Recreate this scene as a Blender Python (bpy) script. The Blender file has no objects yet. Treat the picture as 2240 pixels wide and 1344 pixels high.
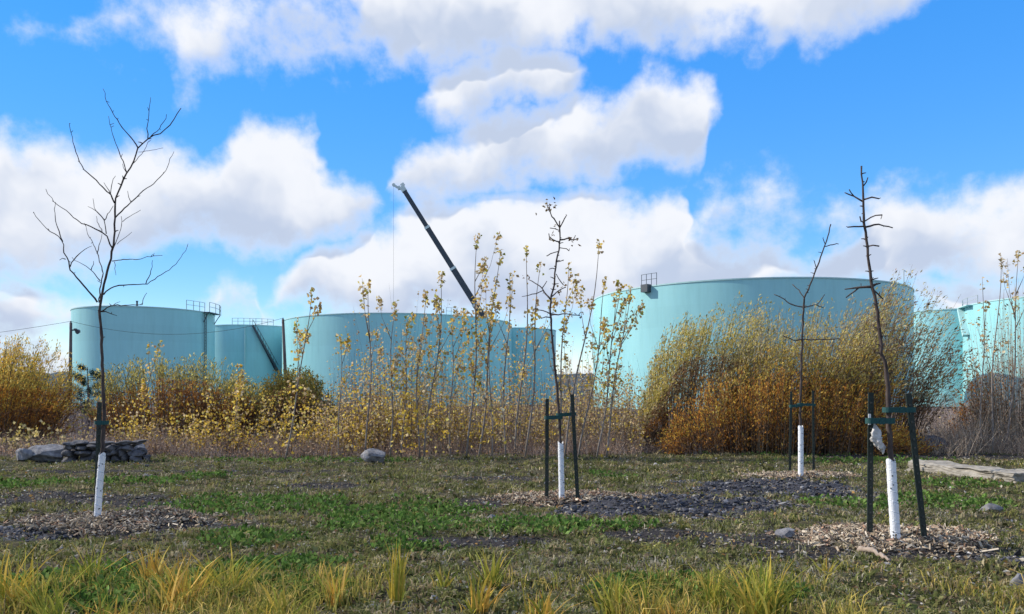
import bpy, math, random
import numpy as np

# ------------------------------------------------------------------ camera, sky, sun, exposure
scene = bpy.context.scene
COL = scene.collection
R = math.radians
F = 1725.0            # focal length in photo pixels (photo 2240 wide)
CX, HY = 1120.0, 868.0
EYE = 1.5
cam_data = bpy.data.cameras.new('camera')
cam = bpy.data.objects.new('camera', cam_data)
COL.objects.link(cam)
cam_data.sensor_width = 36.0
cam_data.lens = F / 2240.0 * 36.0
cam_data.shift_y = (HY - 672.0) / 2240.0
cam_data.clip_start = 0.05
cam_data.clip_end = 9000.0
cam.location = (0, 0, EYE)
cam.rotation_euler = (R(90), 0, 0)
scene.camera = cam

SUN_AZ, SUN_EL = -77.0, 35.0      # azimuth from +Y, negative = left
scene.view_settings.view_transform = 'Standard'
scene.view_settings.look = 'None'
scene.view_settings.exposure = 0.4
scene.view_settings.gamma = 1.0
scene.view_settings.use_curve_mapping = False

sun_data = bpy.data.lights.new('sun', 'SUN')
sun_data.energy = 4.3
sun_data.angle = R(0.6)
sun_data.color = (1.0, 0.93, 0.82)
sun = bpy.data.objects.new('sun', sun_data)
COL.objects.link(sun)
sun.location = (-40, 20, 30)
sun.rotation_euler = (R(90 - SUN_EL), 0, R(180 - SUN_AZ))


def px_azel(px, py):
    x, z = (px - CX) / F, (HY - py) / F
    return math.atan(x), math.atan(z / math.sqrt(1 + x * x))


BANDS = [  # one cloud bank each: weight, then (x, top, bottom) along it as seen from the meadow
    (.62, [(190, 50, 45), (240, 20, 60), (320, -5, 75), (370, -5, 115), (405, 0, 168), (445, 10, 150), (490, 15, 105), (560, 20, 110), (620, 45, 135),
           (680, 55, 140), (720, 75, 118), (765, 88, 122), (810, 108, 100)]),
    (.45, [(560, 20, 10), (640, -10, 60), (760, -10, 85), (850, -10, 90), (900, 20, 10)]),
    (1., [(740, 0, -10), (790, -60, 50), (850, -90, 110), (900, -90, 135), (1000, -90, 140), (1080, -90, 130), (1200, -90, 100), (1350, -90, 90), (1450, -90, 80),
          (1560, -90, 80), (1700, -90, 78), (1850, -90, 60), (1950, -90, 35), (2030, -60, -40), (2060, -50, -60)]),
    (.95, [(915, 200, 190), (935, 160, 235), (1000, 125, 262), (1060, 105, 260), (1130, 85, 255), (1200, 78, 225), (1262, 100, 185), (1295, 150, 140)]),
    (.95, [(850, 400, 390), (880, 345, 415), (950, 295, 425), (1000, 272, 415), (1100, 235, 390), (1180, 240, 390), (1230, 215, 382), (1300, 200, 372),
           (1380, 195, 362), (1420, 152, 352), (1465, 132, 348), (1510, 140, 340), (1545, 180, 220), (1565, 215, 200)]),
    (1., [(-700, 330, 620), (0, 305, 600), (40, 325, 600), (80, 300, 600), (140, 288, 590), (200, 300, 570), (300, 310, 545), (380, 310, 525), (440, 338, 525),
          (500, 312, 545), (540, 262, 550), (600, 275, 535), (680, 280, 525), (705, 335, 520), (730, 370, 515), (790, 382, 490), (815, 412, 450), (835, 440, 430)]),
    (1., [(-700, 640, 760), (0, 630, 760), (60, 624, 750), (120, 635, 720), (160, 652, 705), (210, 664, 690), (250, 685, 680)]),
    (1., [(590, 650, 640), (640, 595, 660), (700, 520, 680), (790, 500, 700), (850, 478, 700), (900, 445, 700), (1000, 425, 700), (1100, 420, 700), (1200, 400, 700),
          (1300, 394, 700), (1380, 402, 700), (1430, 414, 700), (1485, 422, 700), (1505, 490, 700), (1550, 520, 700), (1650, 540, 680), (1700, 545, 640),
          (1750, 570, 620), (1810, 600, 590)]),
    (1., [(1740, 610, 600), (1800, 565, 612), (1850, 505, 615), (1900, 435, 615), (1950, 400, 615), (2000, 394, 612), (2060, 405, 605), (2120, 398, 605),
          (2180, 410, 605), (2240, 398, 605), (2900, 420, 640)]),
    (1., [(1960, 655, 650), (2040, 606, 690), (2100, 600, 730), (2200, 612, 730), (2900, 600, 730)]),
    (.36, [(1540, 480, 470), (1600, 415, 505), (1700, 400, 485), (1780, 430, 490), (1850, 435, 500), (1920, 470, 460)]),
    (.35, [(440, 690, 680), (500, 600, 625), (560, 605, 620), (580, 690, 715), (760, 690, 715), (820, 690, 680)]),
    (.8, [(-700, 735, 840), (160, 730, 840), (300, 760, 840), (2900, 740, 840)]),
]


def build_world():
    w = bpy.data.worlds.new('World')
    scene.world = w
    w.use_nodes = True
    nt = w.node_tree
    N, L = nt.nodes, nt.links
    bg = N['Background']
    sky = N.new('ShaderNodeTexSky')
    sky.sky_type = 'NISHITA'
    sky.sun_disc = False
    sky.sun_elevation = R(SUN_EL)
    sky.sun_rotation = R(SUN_AZ)
    sky.air_density, sky.dust_density, sky.ozone_density = 1.0, 0.0, 4.0
    hs = N.new('ShaderNodeHueSaturation')
    hs.inputs['Saturation'].default_value = 1.31
    hs.inputs['Hue'].default_value = .504
    L.new(sky.outputs[0], hs.inputs['Color'])

    def math_(op, a, b=None, c=None, clamp=False):
        m = N.new('ShaderNodeMath')
        m.operation = op
        m.use_clamp = clamp
        for i, v in enumerate((a, b, c)):
            if v is None:
                continue
            if isinstance(v, (int, float)):
                m.inputs[i].default_value = v
            else:
                L.new(v, m.inputs[i])
        return m.outputs[0]

    # a clear dry-air blue: the bright band near the horizon is held back, hue kept
    sc = N.new('ShaderNodeSeparateColor')
    L.new(sky.outputs[0], sc.inputs[0])
    L.new(math_('DIVIDE', 4.65, math_('MULTIPLY_ADD', sc.outputs[2], .54, 1.0)), hs.inputs['Value'])
    tc = N.new('ShaderNodeTexCoord')
    sep = N.new('ShaderNodeSeparateXYZ')
    L.new(tc.outputs['Generated'], sep.inputs[0])
    az = math_('ARCTAN2', sep.outputs[0], sep.outputs[1])
    el = math_('ARCSINE', sep.outputs[2])

    def noise(vec, scale, detail, rough=.55, col=False):
        n = N.new('ShaderNodeTexNoise')
        n.inputs['Scale'].default_value = scale
        n.inputs['Detail'].default_value = detail
        n.inputs['Roughness'].default_value = rough
        L.new(vec, n.inputs['Vector'])
        return n.outputs['Color' if col else 'Fac']

    uv = N.new('ShaderNodeCombineXYZ')
    L.new(az, uv.inputs[0])
    L.new(el, uv.inputs[1])
    # domain warp
    wn = noise(uv.outputs[0], 11.0, 3, .6, True)
    wv = N.new('ShaderNodeVectorMath'); wv.operation = 'MULTIPLY_ADD'
    L.new(wn, wv.inputs[0]); wv.inputs[1].default_value = (.07, .07, 0)
    L.new(uv.outputs[0], wv.inputs[2])
    ps = N.new('ShaderNodeSeparateXYZ')
    L.new(wv.outputs[0], ps.inputs[0])
    paz = math_('ADD', ps.outputs[0], -.035)
    pel = math_('ADD', ps.outputs[1], -.035)
    A0, A1, E0, E1 = -.8, .8, -.1, .7
    paz_n = math_('MULTIPLY_ADD', paz, 1 / (A1 - A0), -A0 / (A1 - A0))

    def curve(pts):
        n = N.new('ShaderNodeFloatCurve')
        c = n.mapping.curves[0]
        q = [(min(max((a - A0) / (A1 - A0), 0), 1), min(max((e - E0) / (E1 - E0), 0), 1)) for a, e in pts]
        c.points[0].location, c.points[1].location = q[0], q[-1]
        for x, y in q[1:-1]:
            c.points.new(x, y)
        for pt in c.points:
            pt.handle_type = 'AUTO_CLAMPED'
        n.mapping.update()
        L.new(paz_n, n.inputs['Value'])
        return math_('MULTIPLY_ADD', n.outputs[0], E1 - E0, E0)

    dens, depth = None, None
    for wt, pts in BANDS:
        tops = [px_azel(x, t) for x, t, b in pts]
        bots = [px_azel(x, b + 14) for x, t, b in pts]
        tp, bt = curve(tops), curve(bots)
        dt = math_('SUBTRACT', tp, pel)
        db = math_('SUBTRACT', pel, bt)
        d = math_('MINIMUM', dt, math_('MULTIPLY', db, .8))
        d = math_('MULTIPLY', math_('MINIMUM', math_('MULTIPLY', d, 30.0), 1.0), wt)
        d = math_('MAXIMUM', d, -1.0)
        inside = math_('MULTIPLY_ADD', d, 4.0, 2.2, True)
        frac = math_('DIVIDE', dt, math_('MAXIMUM', math_('SUBTRACT', tp, bt), .03))
        g = math_('MULTIPLY', frac, inside)
        dens = d if dens is None else math_('MAXIMUM', dens, d)
        depth = g if depth is None else math_('MAXIMUM', depth, g)
    # the same broken cloud goes on round the rest of the sky
    n_far = noise(uv.outputs[0], 2.6, 3)
    far = math_('MULTIPLY_ADD', n_far, 8.0, -3.75)
    side = math_('MULTIPLY_ADD', math_('ABSOLUTE', az), 5.0, -3.3, True)
    over = math_('MULTIPLY_ADD', el, 8.0, -4.1, True)
    beyond = math_('MAXIMUM', side, over)
    bm = N.new('ShaderNodeMix')
    L.new(beyond, bm.inputs['Factor']); L.new(dens, bm.inputs['A']); L.new(math_('MINIMUM', far, 1.0), bm.inputs['B'])
    dens = bm.outputs['Result']
    dm = N.new('ShaderNodeMix')
    L.new(beyond, dm.inputs['Factor']); L.new(depth, dm.inputs['A']); L.new(math_('MULTIPLY', n_far, .9), dm.inputs['B'])
    depth = dm.outputs['Result']
    fb = noise(uv.outputs[0], 15.0, 7, .6)
    dn = math_('MULTIPLY_ADD', fb, 2.5, math_('ADD', dens, -1.12))
    mr = N.new('ShaderNodeMapRange'); mr.interpolation_type = 'SMOOTHSTEP'
    L.new(dn, mr.inputs['Value'])
    mr.inputs['From Min'].default_value = -.25
    mr.inputs['From Max'].default_value = .95
    mask = mr.outputs[0]
    fb2 = noise(wv.outputs[0], 8.0, 4, .5)
    sh = math_('MULTIPLY_ADD', fb2, 2.0, math_('ADD', depth, -.98))
    ms = N.new('ShaderNodeMapRange'); ms.interpolation_type = 'SMOOTHSTEP'
    L.new(sh, ms.inputs['Value'])
    ms.inputs['From Min'].default_value = .22
    ms.inputs['From Max'].default_value = .88
    cc = N.new('ShaderNodeMix'); cc.data_type = 'RGBA'
    L.new(math_('MULTIPLY', ms.outputs[0], math_('POWER', mask, 1.6)), cc.inputs['Factor'])
    cc.inputs['A'].default_value = (5.35, 5.5, 5.85, 1)
    cc.inputs['B'].default_value = (3.2, 3.72, 4.75, 1)
    mx = N.new('ShaderNodeMix'); mx.data_type = 'RGBA'
    L.new(mask, mx.inputs['Factor'])
    L.new(hs.outputs[0], mx.inputs['A'])
    L.new(cc.outputs['Result'], mx.inputs['B'])
    L.new(mx.outputs['Result'], bg.inputs['Color'])
    bg.inputs['Strength'].default_value = 0.13
    w.cycles.sampling_method = 'MANUAL'
    w.cycles.sample_map_resolution = 512


build_world()

# ------------------------------------------------------------------ helpers
rng = np.random.default_rng(11)
random.seed(5)


def gp(px, py):
    """ground point seen at a photo pixel"""
    d = EYE * F / (py - HY)
    return (px - CX) / F * d, d


def pt(px, py, d):
    return np.array([(px - CX) / F * d, d, EYE + (HY - py) / F * d])


def vnoise(x, y, scale, seed=0):
    """smooth value noise 0..1"""
    x = np.asarray(x, float) * scale + seed * 17.31
    y = np.asarray(y, float) * scale + seed * 9.77
    xi, yi = np.floor(x).astype(np.int64), np.floor(y).astype(np.int64)
    fx, fy = x - xi, y - yi
    fx, fy = fx * fx * (3 - 2 * fx), fy * fy * (3 - 2 * fy)

    def h(a, b):
        n = (a * 374761393 + b * 668265263 + seed * 1442695041) & 0xffffffff
        n = ((n ^ (n >> 13)) * 1274126177) & 0xffffffff
        return ((n ^ (n >> 16)) & 0xffff) / 65535.0
    a = h(xi, yi) * (1 - fx) + h(xi + 1, yi) * fx
    b = h(xi, yi + 1) * (1 - fx) + h(xi + 1, yi + 1) * fx
    return a * (1 - fy) + b * fy


def fbm(x, y, scale, oct_=4, seed=0):
    t, a, s = 0, .5, 0
    for i in range(oct_):
        t = t + a * vnoise(x, y, scale * 2 ** i, seed + i)
        s += a
        a *= .55
    return t / s


# mulch rings: x, y, rx, ry, height
MULCH = []
for (px, py, wpx, h, sk) in ((250, 1145, 210, .06, 1.5), (1240, 1098, 150, .05, 1.), (1745, 1043, 115, .045, .9), (1945, 1187, 205, .06, 1.)):
    x, y = gp(px, py)
    MULCH.append((x, y, wpx / F * y, wpx / F * y * .62 * sk ** .3, h))
# crushed-stone and bare soil patches: px, py, half width px, depth half (m), strength
GRAVEL = []
for (px, py, wpx, dh) in ((1500, 1108, 260, 1.15), (1700, 1068, 210, 1.25), (1330, 1120, 120, .55), (2240, 1250, 70, .55), (60, 1165, 110, .5), (1250, 1130, 120, .3)):
    x, y = gp(px, py)
    GRAVEL.append((x, y, wpx / F * y, dh))
SOIL = []
for (px, py, wpx, dh) in ((150, 1092, 300, .8), (1100, 1100, 120, .5), (1120, 1048, 130, .6), (440, 1150, 130, .35), (1500, 1180, 220, .35), (700, 1062, 90, .5),
                          (1700, 1200, 160, .25), (2060, 1000, 260, .9), (1050, 1185, 160, .25), (300, 1030, 500, .16), (1900, 1215, 300, .25)):
    x, y = gp(px, py)
    SOIL.append((x, y, wpx / F * y, dh))


def patch(lst, x, y, jit=.55, seed=3):
    m = np.zeros(np.shape(x))
    wob = fbm(x, y, 1.7, 3, seed) - .5
    for p in lst:
        d = np.sqrt(((x - p[0]) / p[2]) ** 2 + ((y - p[1]) / p[3]) ** 2) + wob * jit * 2
        m = np.maximum(m, np.clip((1.12 - d) / .28, 0, 1))
    return m


def gz(x, y):
    x, y = np.asarray(x, float), np.asarray(y, float)
    near = np.clip((60 - y) / 30, 0, 1)
    z = (.10 * (fbm(x, y, .33, 2, 21) - .5) + .085 * (fbm(x, y, 2.1, 3, 5) - .5)) * near
    for (mx, my, rx, ry, h) in MULCH:
        d2 = ((x - mx) / rx) ** 2 + ((y - my) / ry) ** 2
        z = z + h * np.clip(1.15 - d2, 0, 1) ** .8 * (.75 + .5 * fbm(x, y, 3., 2, 8))
    for (mx, my, rx, ry) in GRAVEL[:3]:
        d2 = ((x - mx) / rx) ** 2 + ((y - my) / ry) ** 2
        z = z + .10 * np.clip(1.1 - d2, 0, 1) * np.clip(fbm(x, y, 3.2, 3, 55) - .25, 0, 1) * 1.6
    # the lump of dug-over soil beside the bare tree's mulch
    lx, ly = gp(345, 1140)
    z = z + .13 * np.exp(-(((x - lx) / .42) ** 2 + ((y - ly) / .28) ** 2))
    # rubble heap at the near right corner
    lx, ly = gp(2225, 1262)
    z = z + .16 * np.exp(-(((x - lx) / .28) ** 2 + ((y - ly) / .3) ** 2))
    # shallow wheel ruts across the back of the meadow
    rut = np.exp(-((y - 15.6 - .25 * np.sin(x * .4)) / .16) ** 2) + .8 * np.exp(-((y - 17.2 - .2 * np.sin(x * .35 + 1)) / .16) ** 2)
    z = z - .075 * rut * (x < 1.5)
    z = z + np.clip((y - 24) / 60, 0, 1) * .0
    return z


def gpz(px, py):
    """point of the uneven ground seen at a photo pixel"""
    x, y = gp(px, py)
    for _ in range(8):
        y = (EYE - float(gz(np.array([x]), np.array([y]))[0])) * F / (py - HY)
        x = (px - CX) / F * y
    return x, y


def gzs(x, y):
    return float(gz(np.array([x]), np.array([y]))[0])


# ---- materials
def mat(name):
    m = bpy.data.materials.new(name)
    m.use_nodes = True
    nt = m.node_tree
    b = nt.nodes['Principled BSDF']
    return m, nt, b


def nn(nt, typ, **kw):
    n = nt.nodes.new(typ)
    for k, v in kw.items():
        setattr(n, k, v)
    return n


def tex_noise(nt, scale, detail=4, rough=.55, coord='Object', stretch=None):
    tc = nn(nt, 'ShaderNodeTexCoord')
    out = tc.outputs[coord]
    if stretch:
        mp = nn(nt, 'ShaderNodeMapping')
        mp.inputs['Scale'].default_value = stretch
        nt.links.new(out, mp.inputs[0])
        out = mp.outputs[0]
    n = nn(nt, 'ShaderNodeTexNoise')
    n.inputs['Scale'].default_value = scale
    n.inputs['Detail'].default_value = detail
    n.inputs['Roughness'].default_value = rough
    nt.links.new(out, n.inputs['Vector'])
    return n.outputs['Fac']


def ramp(nt, fac, stops):
    r = nn(nt, 'ShaderNodeValToRGB')
    el = r.color_ramp.elements
    el[0].position, el[0].color = stops[0][0], (*stops[0][1], 1)
    el[1].position, el[1].color = stops[-1][0], (*stops[-1][1], 1)
    for p, c in stops[1:-1]:
        e = el.new(p)
        e.color = (*c, 1)
    nt.links.new(fac, r.inputs[0])
    return r.outputs[0]


def bump(nt, b, fac, strength, dist=.02):
    bp = nn(nt, 'ShaderNodeBump')
    bp.inputs['Strength'].default_value = strength
    bp.inputs['Distance'].default_value = dist
    nt.links.new(fac, bp.inputs['Height'])
    nt.links.new(bp.outputs[0], b.inputs['Normal'])


def solid(name, c1, c2, scale=8., rough=.8, bmp=0., detail=5, spec=.3, stretch=None, metal=0., bd=.01):
    m, nt, b = mat(name)
    f = tex_noise(nt, scale, detail, .6, 'Object', stretch)
    nt.links.new(ramp(nt, f, [(.3, c1), (.7, c2)]), b.inputs['Base Color'])
    b.inputs['Roughness'].default_value = rough
    b.inputs['Specular IOR Level'].default_value = spec
    b.inputs['Metallic'].default_value = metal
    if bmp:
        bump(nt, b, f, bmp, bd)
    return m


def leafmat(name, trans=.4, rough=.75):
    """colour comes from each leaf's own colour attribute; light passes through the blade"""
    m = bpy.data.materials.new(name)
    m.use_nodes = True
    nt = m.node_tree
    nt.nodes.remove(nt.nodes['Principled BSDF'])
    a = nn(nt, 'ShaderNodeAttribute')
    a.attribute_name = 'col'
    d = nn(nt, 'ShaderNodeBsdfDiffuse')
    t = nn(nt, 'ShaderNodeBsdfTranslucent')
    mx = nn(nt, 'ShaderNodeMixShader')
    mx.inputs[0].default_value = trans
    nt.links.new(a.outputs['Color'], d.inputs['Color'])
    nt.links.new(a.outputs['Color'], t.inputs['Color'])
    nt.links.new(d.outputs[0], mx.inputs[1])
    nt.links.new(t.outputs[0], mx.inputs[2])
    nt.links.new(mx.outputs[0], nt.nodes['Material Output'].inputs[0])
    return m


def attrmat(name, rough=.9, spec=.2, bscale=0, bstr=.4):
    m, nt, b = mat(name)
    a = nn(nt, 'ShaderNodeAttribute')
    a.attribute_name = 'col'
    nt.links.new(a.outputs['Color'], b.inputs['Base Color'])
    b.inputs['Roughness'].default_value = rough
    b.inputs['Specular IOR Level'].default_value = spec
    if bscale:
        bump(nt, b, tex_noise(nt, bscale, 4), bstr, .01)
    return m


M = {}
M['leaf'] = leafmat('leaf', .42)
M['grass'] = leafmat('grass_blade', .3)
M['twig'] = attrmat('twig', .9, .1)
M['stone'] = attrmat('stone_chip', .85, .25, 40, .5)
M['chip'] = attrmat('wood_chip', .9, .15)
M['bark'] = solid('bark', (.035, .027, .026), (.115, .088, .078), 26, .92, .9, 6, .2, (1, 1, .35), 0, .008)
M['bark_pale'] = solid('pale_bark', (.12, .105, .095), (.30, .26, .23), 20, .92, .5, 5, .2, (1, 1, .3))
M['guard'] = solid('white_guard', (.66, .68, .72), (.80, .82, .85), 9, .5, .15, 4, .4)
M['hole'] = solid('guard_hole', (.01, .01, .012), (.03, .03, .03), 9, .9)
M['stake'] = solid('stake_paint', (.008, .016, .012), (.022, .032, .026), 30, .55, .2, 5, .4)
M['stud'] = solid('stake_stud', (.02, .025, .022), (.08, .085, .08), 60, .5)
M['tag'] = solid('paper_tag', (.7, .7, .7), (.85, .85, .83), 20, .6)
M['strap'] = solid('strap_web', (.012, .05, .05), (.02, .085, .08), 60, .7, .3, 4, .3)
M['rag'] = solid('rag_cloth', (.42, .40, .38), (.66, .64, .62), 25, .9, .6, 6, .1)
M['rock'] = solid('field_stone', (.075, .075, .085), (.30, .29, .29), 9, .9, .9, 8, .25, None, 0, .03)
M['rock_dark'] = solid('wall_stone', (.03, .03, .037), (.15, .145, .15), 9, .92, .9, 8, .25, None, 0, .03)
M['slab'] = solid('slab_concrete', (.17, .155, .13), (.36, .33, .28), 7, .95, .8, 9, .2, None, 0, .02)
M['deadwood'] = solid('dead_wood', (.22, .17, .13), (.42, .34, .27), 14, .9, .6, 6, .2, (1, 1, .3))
M['steel'] = solid('galvanised', (.28, .32, .33), (.42, .45, .45), 12, .5, 0, 4, .5)
M['steel_dark'] = solid('dark_steel', (.03, .045, .06), (.07, .085, .10), 12, .5, 0, 4, .5)
M['pole'] = solid('pole_wood', (.07, .06, .055), (.15, .13, .12), 10, .9, .4, 5, .2, (1, 1, .1))
M['wire'] = solid('cable', (.02, .02, .025), (.04, .04, .045), 10, .7)
M['boom'] = solid('boom_paint', (.018, .024, .04), (.035, .045, .06), 1.2, .45, 0, 4, .5)
M['boom_head'] = solid('boom_head_paint', (.45, .50, .52), (.60, .63, .62), 3, .5)
M['needle'] = leafmat('needle', .15)
M['glow_screen'] = solid('glow_screen_blue', (.055, .075, .085), (.085, .105, .115), .02, 1., 0, 6, .05)  # bluish grey of the added ridge that covers the horizon glow
M['seam'] = solid('guard_seam', (.16, .17, .19), (.26, .27, .29), 30, .8)


def tank_mat():
    m, nt, b = mat('tank_paint')
    f1 = tex_noise(nt, .25, 6, .6, 'Object', (1, 1, .08))
    f2 = tex_noise(nt, 1.6, 5, .6, 'Object', (1, 1, .12))
    c1 = ramp(nt, f1, [(.3, (.285, .60, .635)), (.7, (.33, .665, .69))])
    mx = nn(nt, 'ShaderNodeMix', data_type='RGBA', blend_type='MULTIPLY')
    mx.inputs['Factor'].default_value = 1
    nt.links.new(c1, mx.inputs['A'])
    nt.links.new(ramp(nt, f2, [(.25, (.90, .91, .90)), (.55, (1, 1, 1))]), mx.inputs['B'])
    # each row of plates was rolled and painted a shade apart
    tc = nn(nt, 'ShaderNodeTexCoord')
    sp = nn(nt, 'ShaderNodeSeparateXYZ')
    nt.links.new(tc.outputs['Object'], sp.inputs[0])
    mm = nn(nt, 'ShaderNodeMath', operation='MULTIPLY')
    mm.inputs[1].default_value = 1 / 2.4
    nt.links.new(sp.outputs[2], mm.inputs[0])
    fr = nn(nt, 'ShaderNodeMath', operation='FLOOR')
    nt.links.new(mm.outputs[0], fr.inputs[0])
    wn = nn(nt, 'ShaderNodeTexWhiteNoise', noise_dimensions='1D')
    nt.links.new(fr.outputs[0], wn.inputs['W'])
    m2 = nn(nt, 'ShaderNodeMix', data_type='RGBA', blend_type='MULTIPLY')
    m2.inputs['Factor'].default_value = 1
    nt.links.new(mx.outputs['Result'], m2.inputs['A'])
    nt.links.new(ramp(nt, wn.outputs['Value'], [(0, (.955, .955, .955)), (1, (1, 1, 1))]), m2.inputs['B'])
    nt.links.new(m2.outputs['Result'], b.inputs['Base Color'])
    b.inputs['Roughness'].default_value = .42
    b.inputs['Specular IOR Level'].default_value = .45
    return m


M['tank'] = tank_mat()
M['tank_rim'] = solid('rim_paint', (.36, .58, .58), (.44, .66, .66), 2, .5)


def ground_mat():
    m, nt, b = mat('meadow_ground')
    big = tex_noise(nt, .9, 6, .62)
    fine = tex_noise(nt, 26, 8, .68)
    c = ramp(nt, big, [(.30, (.034, .036, .018)), (.43, (.066, .062, .034)), (.55, (.090, .078, .050)), (.68, (.060, .064, .030))])
    cf = ramp(nt, fine, [(.30, (.14, .14, .13)), (.46, (.75, .75, .72)), (.62, (1.3, 1.25, 1.15)), (.74, (2.4, 2.3, 2.2))])
    mx = nn(nt, 'ShaderNodeMix', data_type='RGBA', blend_type='MULTIPLY')
    mx.inputs['Factor'].default_value = 1
    nt.links.new(c, mx.inputs['A'])
    nt.links.new(cf, mx.inputs['B'])
    mid = tex_noise(nt, 5.5, 5, .65)
    my = nn(nt, 'ShaderNodeMix', data_type='RGBA', blend_type='MULTIPLY')
    my.inputs['Factor'].default_value = 1
    nt.links.new(mx.outputs['Result'], my.inputs['A'])
    nt.links.new(ramp(nt, mid, [(.32, (.42, .42, .44)), (.5, (1, 1, 1)), (.7, (1.45, 1.38, 1.25))]), my.inputs['B'])
    mx = my
    a = nn(nt, 'ShaderNodeAttribute')
    a.attribute_name = 'col'          # r = crushed stone, g = bare soil, b = rough dry ground behind
    sp = nn(nt, 'ShaderNodeSeparateColor')
    nt.links.new(a.outputs['Color'], sp.inputs[0])
    last = mx.outputs['Result']
    for ch, stops in ((2, [(.3, (.06, .048, .045)), (.7, (.15, .12, .11))]), (1, [(.3, (.016, .015, .016)), (.7, (.062, .056, .055))]), (0, [(.3, (.020, .021, .026)), (.7, (.085, .085, .098))])):
        m2 = nn(nt, 'ShaderNodeMix', data_type='RGBA')
        nt.links.new(sp.outputs[ch], m2.inputs['Factor'])
        nt.links.new(last, m2.inputs['A'])
        nt.links.new(ramp(nt, fine, stops), m2.inputs['B'])
        last = m2.outputs['Result']
    nt.links.new(last, b.inputs['Base Color'])
    b.inputs['Roughness'].default_value = 1
    b.inputs['Specular IOR Level'].default_value = .1
    bump(nt, b, fine, 1.0, .03)
    return m


M['ground'] = ground_mat()


# ---- mesh building
def make_mesh(name, V, polys, mats, cols=None, smooth=False):
    me = bpy.data.meshes.new(name)
    V = np.asarray(V, np.float32).reshape(-1, 3)
    me.vertices.add(len(V))
    me.vertices.foreach_set('co', V.ravel())
    loops, starts, mi, n = [], [], [], 0
    for fa, idx in polys:
        fa = np.asarray(fa, np.int32)
        if not len(fa):
            continue
        k = fa.shape[1]
        loops.append(fa.ravel())
        starts.append(n + np.arange(len(fa), dtype=np.int32) * k)
        mi.append(np.full(len(fa), idx, np.int32))
        n += fa.size
    loops, starts, mi = np.concatenate(loops), np.concatenate(starts), np.concatenate(mi)
    me.loops.add(len(loops))
    me.loops.foreach_set('vertex_index', loops)
    me.polygons.add(len(starts))
    me.polygons.foreach_set('loop_start', starts)
    me.polygons.foreach_set('material_index', mi)
    me.polygons.foreach_set('use_smooth', np.full(len(starts), bool(smooth)))
    if cols is not None:
        c = np.ones((len(V), 4), np.float32)
        c[:, :3] = cols
        at = me.attributes.new('col', 'FLOAT_COLOR', 'POINT')
        at.data.foreach_set('color', c.ravel())
    me.update(calc_edges=True)
    me.validate()
    for m in mats:
        me.materials.append(m)
    return me


def link(name, me, parent=None):
    o = bpy.data.objects.new(name, me)
    COL.objects.link(o)
    if parent is not None:
        o.parent = parent
    return o


class MB:
    def __init__(self):
        self.v, self.f, self.c, self.n = [], [], [], 0

    def add(self, V, Fc, mi=0, col=None):
        V = np.asarray(V, float).reshape(-1, 3)
        self.v.append(V)
        for fa in (Fc if isinstance(Fc, list) else [Fc]):
            if len(fa):
                self.f.append((np.asarray(fa) + self.n, mi))
        c = np.ones((len(V), 3)) * .5 if col is None else np.broadcast_to(np.asarray(col, float), (len(V), 3))
        self.c.append(c)
        self.n += len(V)
        return self

    def build(self, name, mats, parent=None, smooth=False, origin=None):
        V = np.concatenate(self.v)
        if origin is not None:
            V = V - np.asarray(origin)
        if not isinstance(mats, (list, tuple)):
            mats = [mats]
        me = make_mesh(name, V, self.f, mats, np.concatenate(self.c), smooth)
        return link(name, me, parent)


def tag(o, label=None, cat=None, group=None, kind=None):
    if label: o['label'] = label
    if cat: o['category'] = cat
    if group: o['group'] = group
    if kind: o['kind'] = kind
    return o


def empty(name, loc, label, cat, group=None):
    o = bpy.data.objects.new(name, None)
    o.empty_display_size = .2
    o.location = loc
    COL.objects.link(o)
    return tag(o, label, cat, group)


def tube(path, rad, sides=7, cap=True):
    P = np.asarray(path, float)
    n = len(P)
    rad = np.broadcast_to(np.asarray(rad, float), (n,))
    T = np.gradient(P, axis=0)
    T /= np.linalg.norm(T, axis=1, keepdims=True) + 1e-9
    ref = np.array([0, 1., 0]) if abs(T[0][1]) < .9 else np.array([1., 0, 0])
    u = np.cross(T[0], ref)
    u /= np.linalg.norm(u)
    U = []
    for i in range(n):
        u = u - T[i] * u.dot(T[i])
        u /= np.linalg.norm(u) + 1e-9
        U.append(u)
    U = np.array(U)
    W = np.cross(T, U)
    a = np.arange(sides) / sides * 2 * math.pi
    V = P[:, None, :] + rad[:, None, None] * (np.cos(a)[None, :, None] * U[:, None, :] + np.sin(a)[None, :, None] * W[:, None, :])
    V = V.reshape(-1, 3)
    i, j = np.meshgrid(np.arange(n - 1), np.arange(sides), indexing='ij')
    q = np.stack([i * sides + j, i * sides + (j + 1) % sides, (i + 1) * sides + (j + 1) % sides, (i + 1) * sides + j], -1).reshape(-1, 4)
    fs = [q]
    if cap:
        V = np.vstack([V, P[:1], P[-1:]])
        k = np.arange(sides)
        fs.append(np.stack([np.full(sides, n * sides), (k + 1) % sides, k], -1))
        b0 = (n - 1) * sides
        fs.append(np.stack([np.full(sides, n * sides + 1), b0 + k, b0 + (k + 1) % sides], -1))
    return V, fs


def box(c, s, axes=None):
    """box centred at c with full sizes s along axes (rows)"""
    k = np.array([[x, y, z] for z in (-.5, .5) for y in (-.5, .5) for x in (-.5, .5)]) * np.asarray(s, float)
    if axes is not None:
        k = k @ np.asarray(axes, float)
    f = np.array([[0, 2, 3, 1], [4, 5, 7, 6], [0, 1, 5, 4], [2, 6, 7, 3], [0, 4, 6, 2], [1, 3, 7, 5]])
    return k + np.asarray(c, float), f


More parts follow.
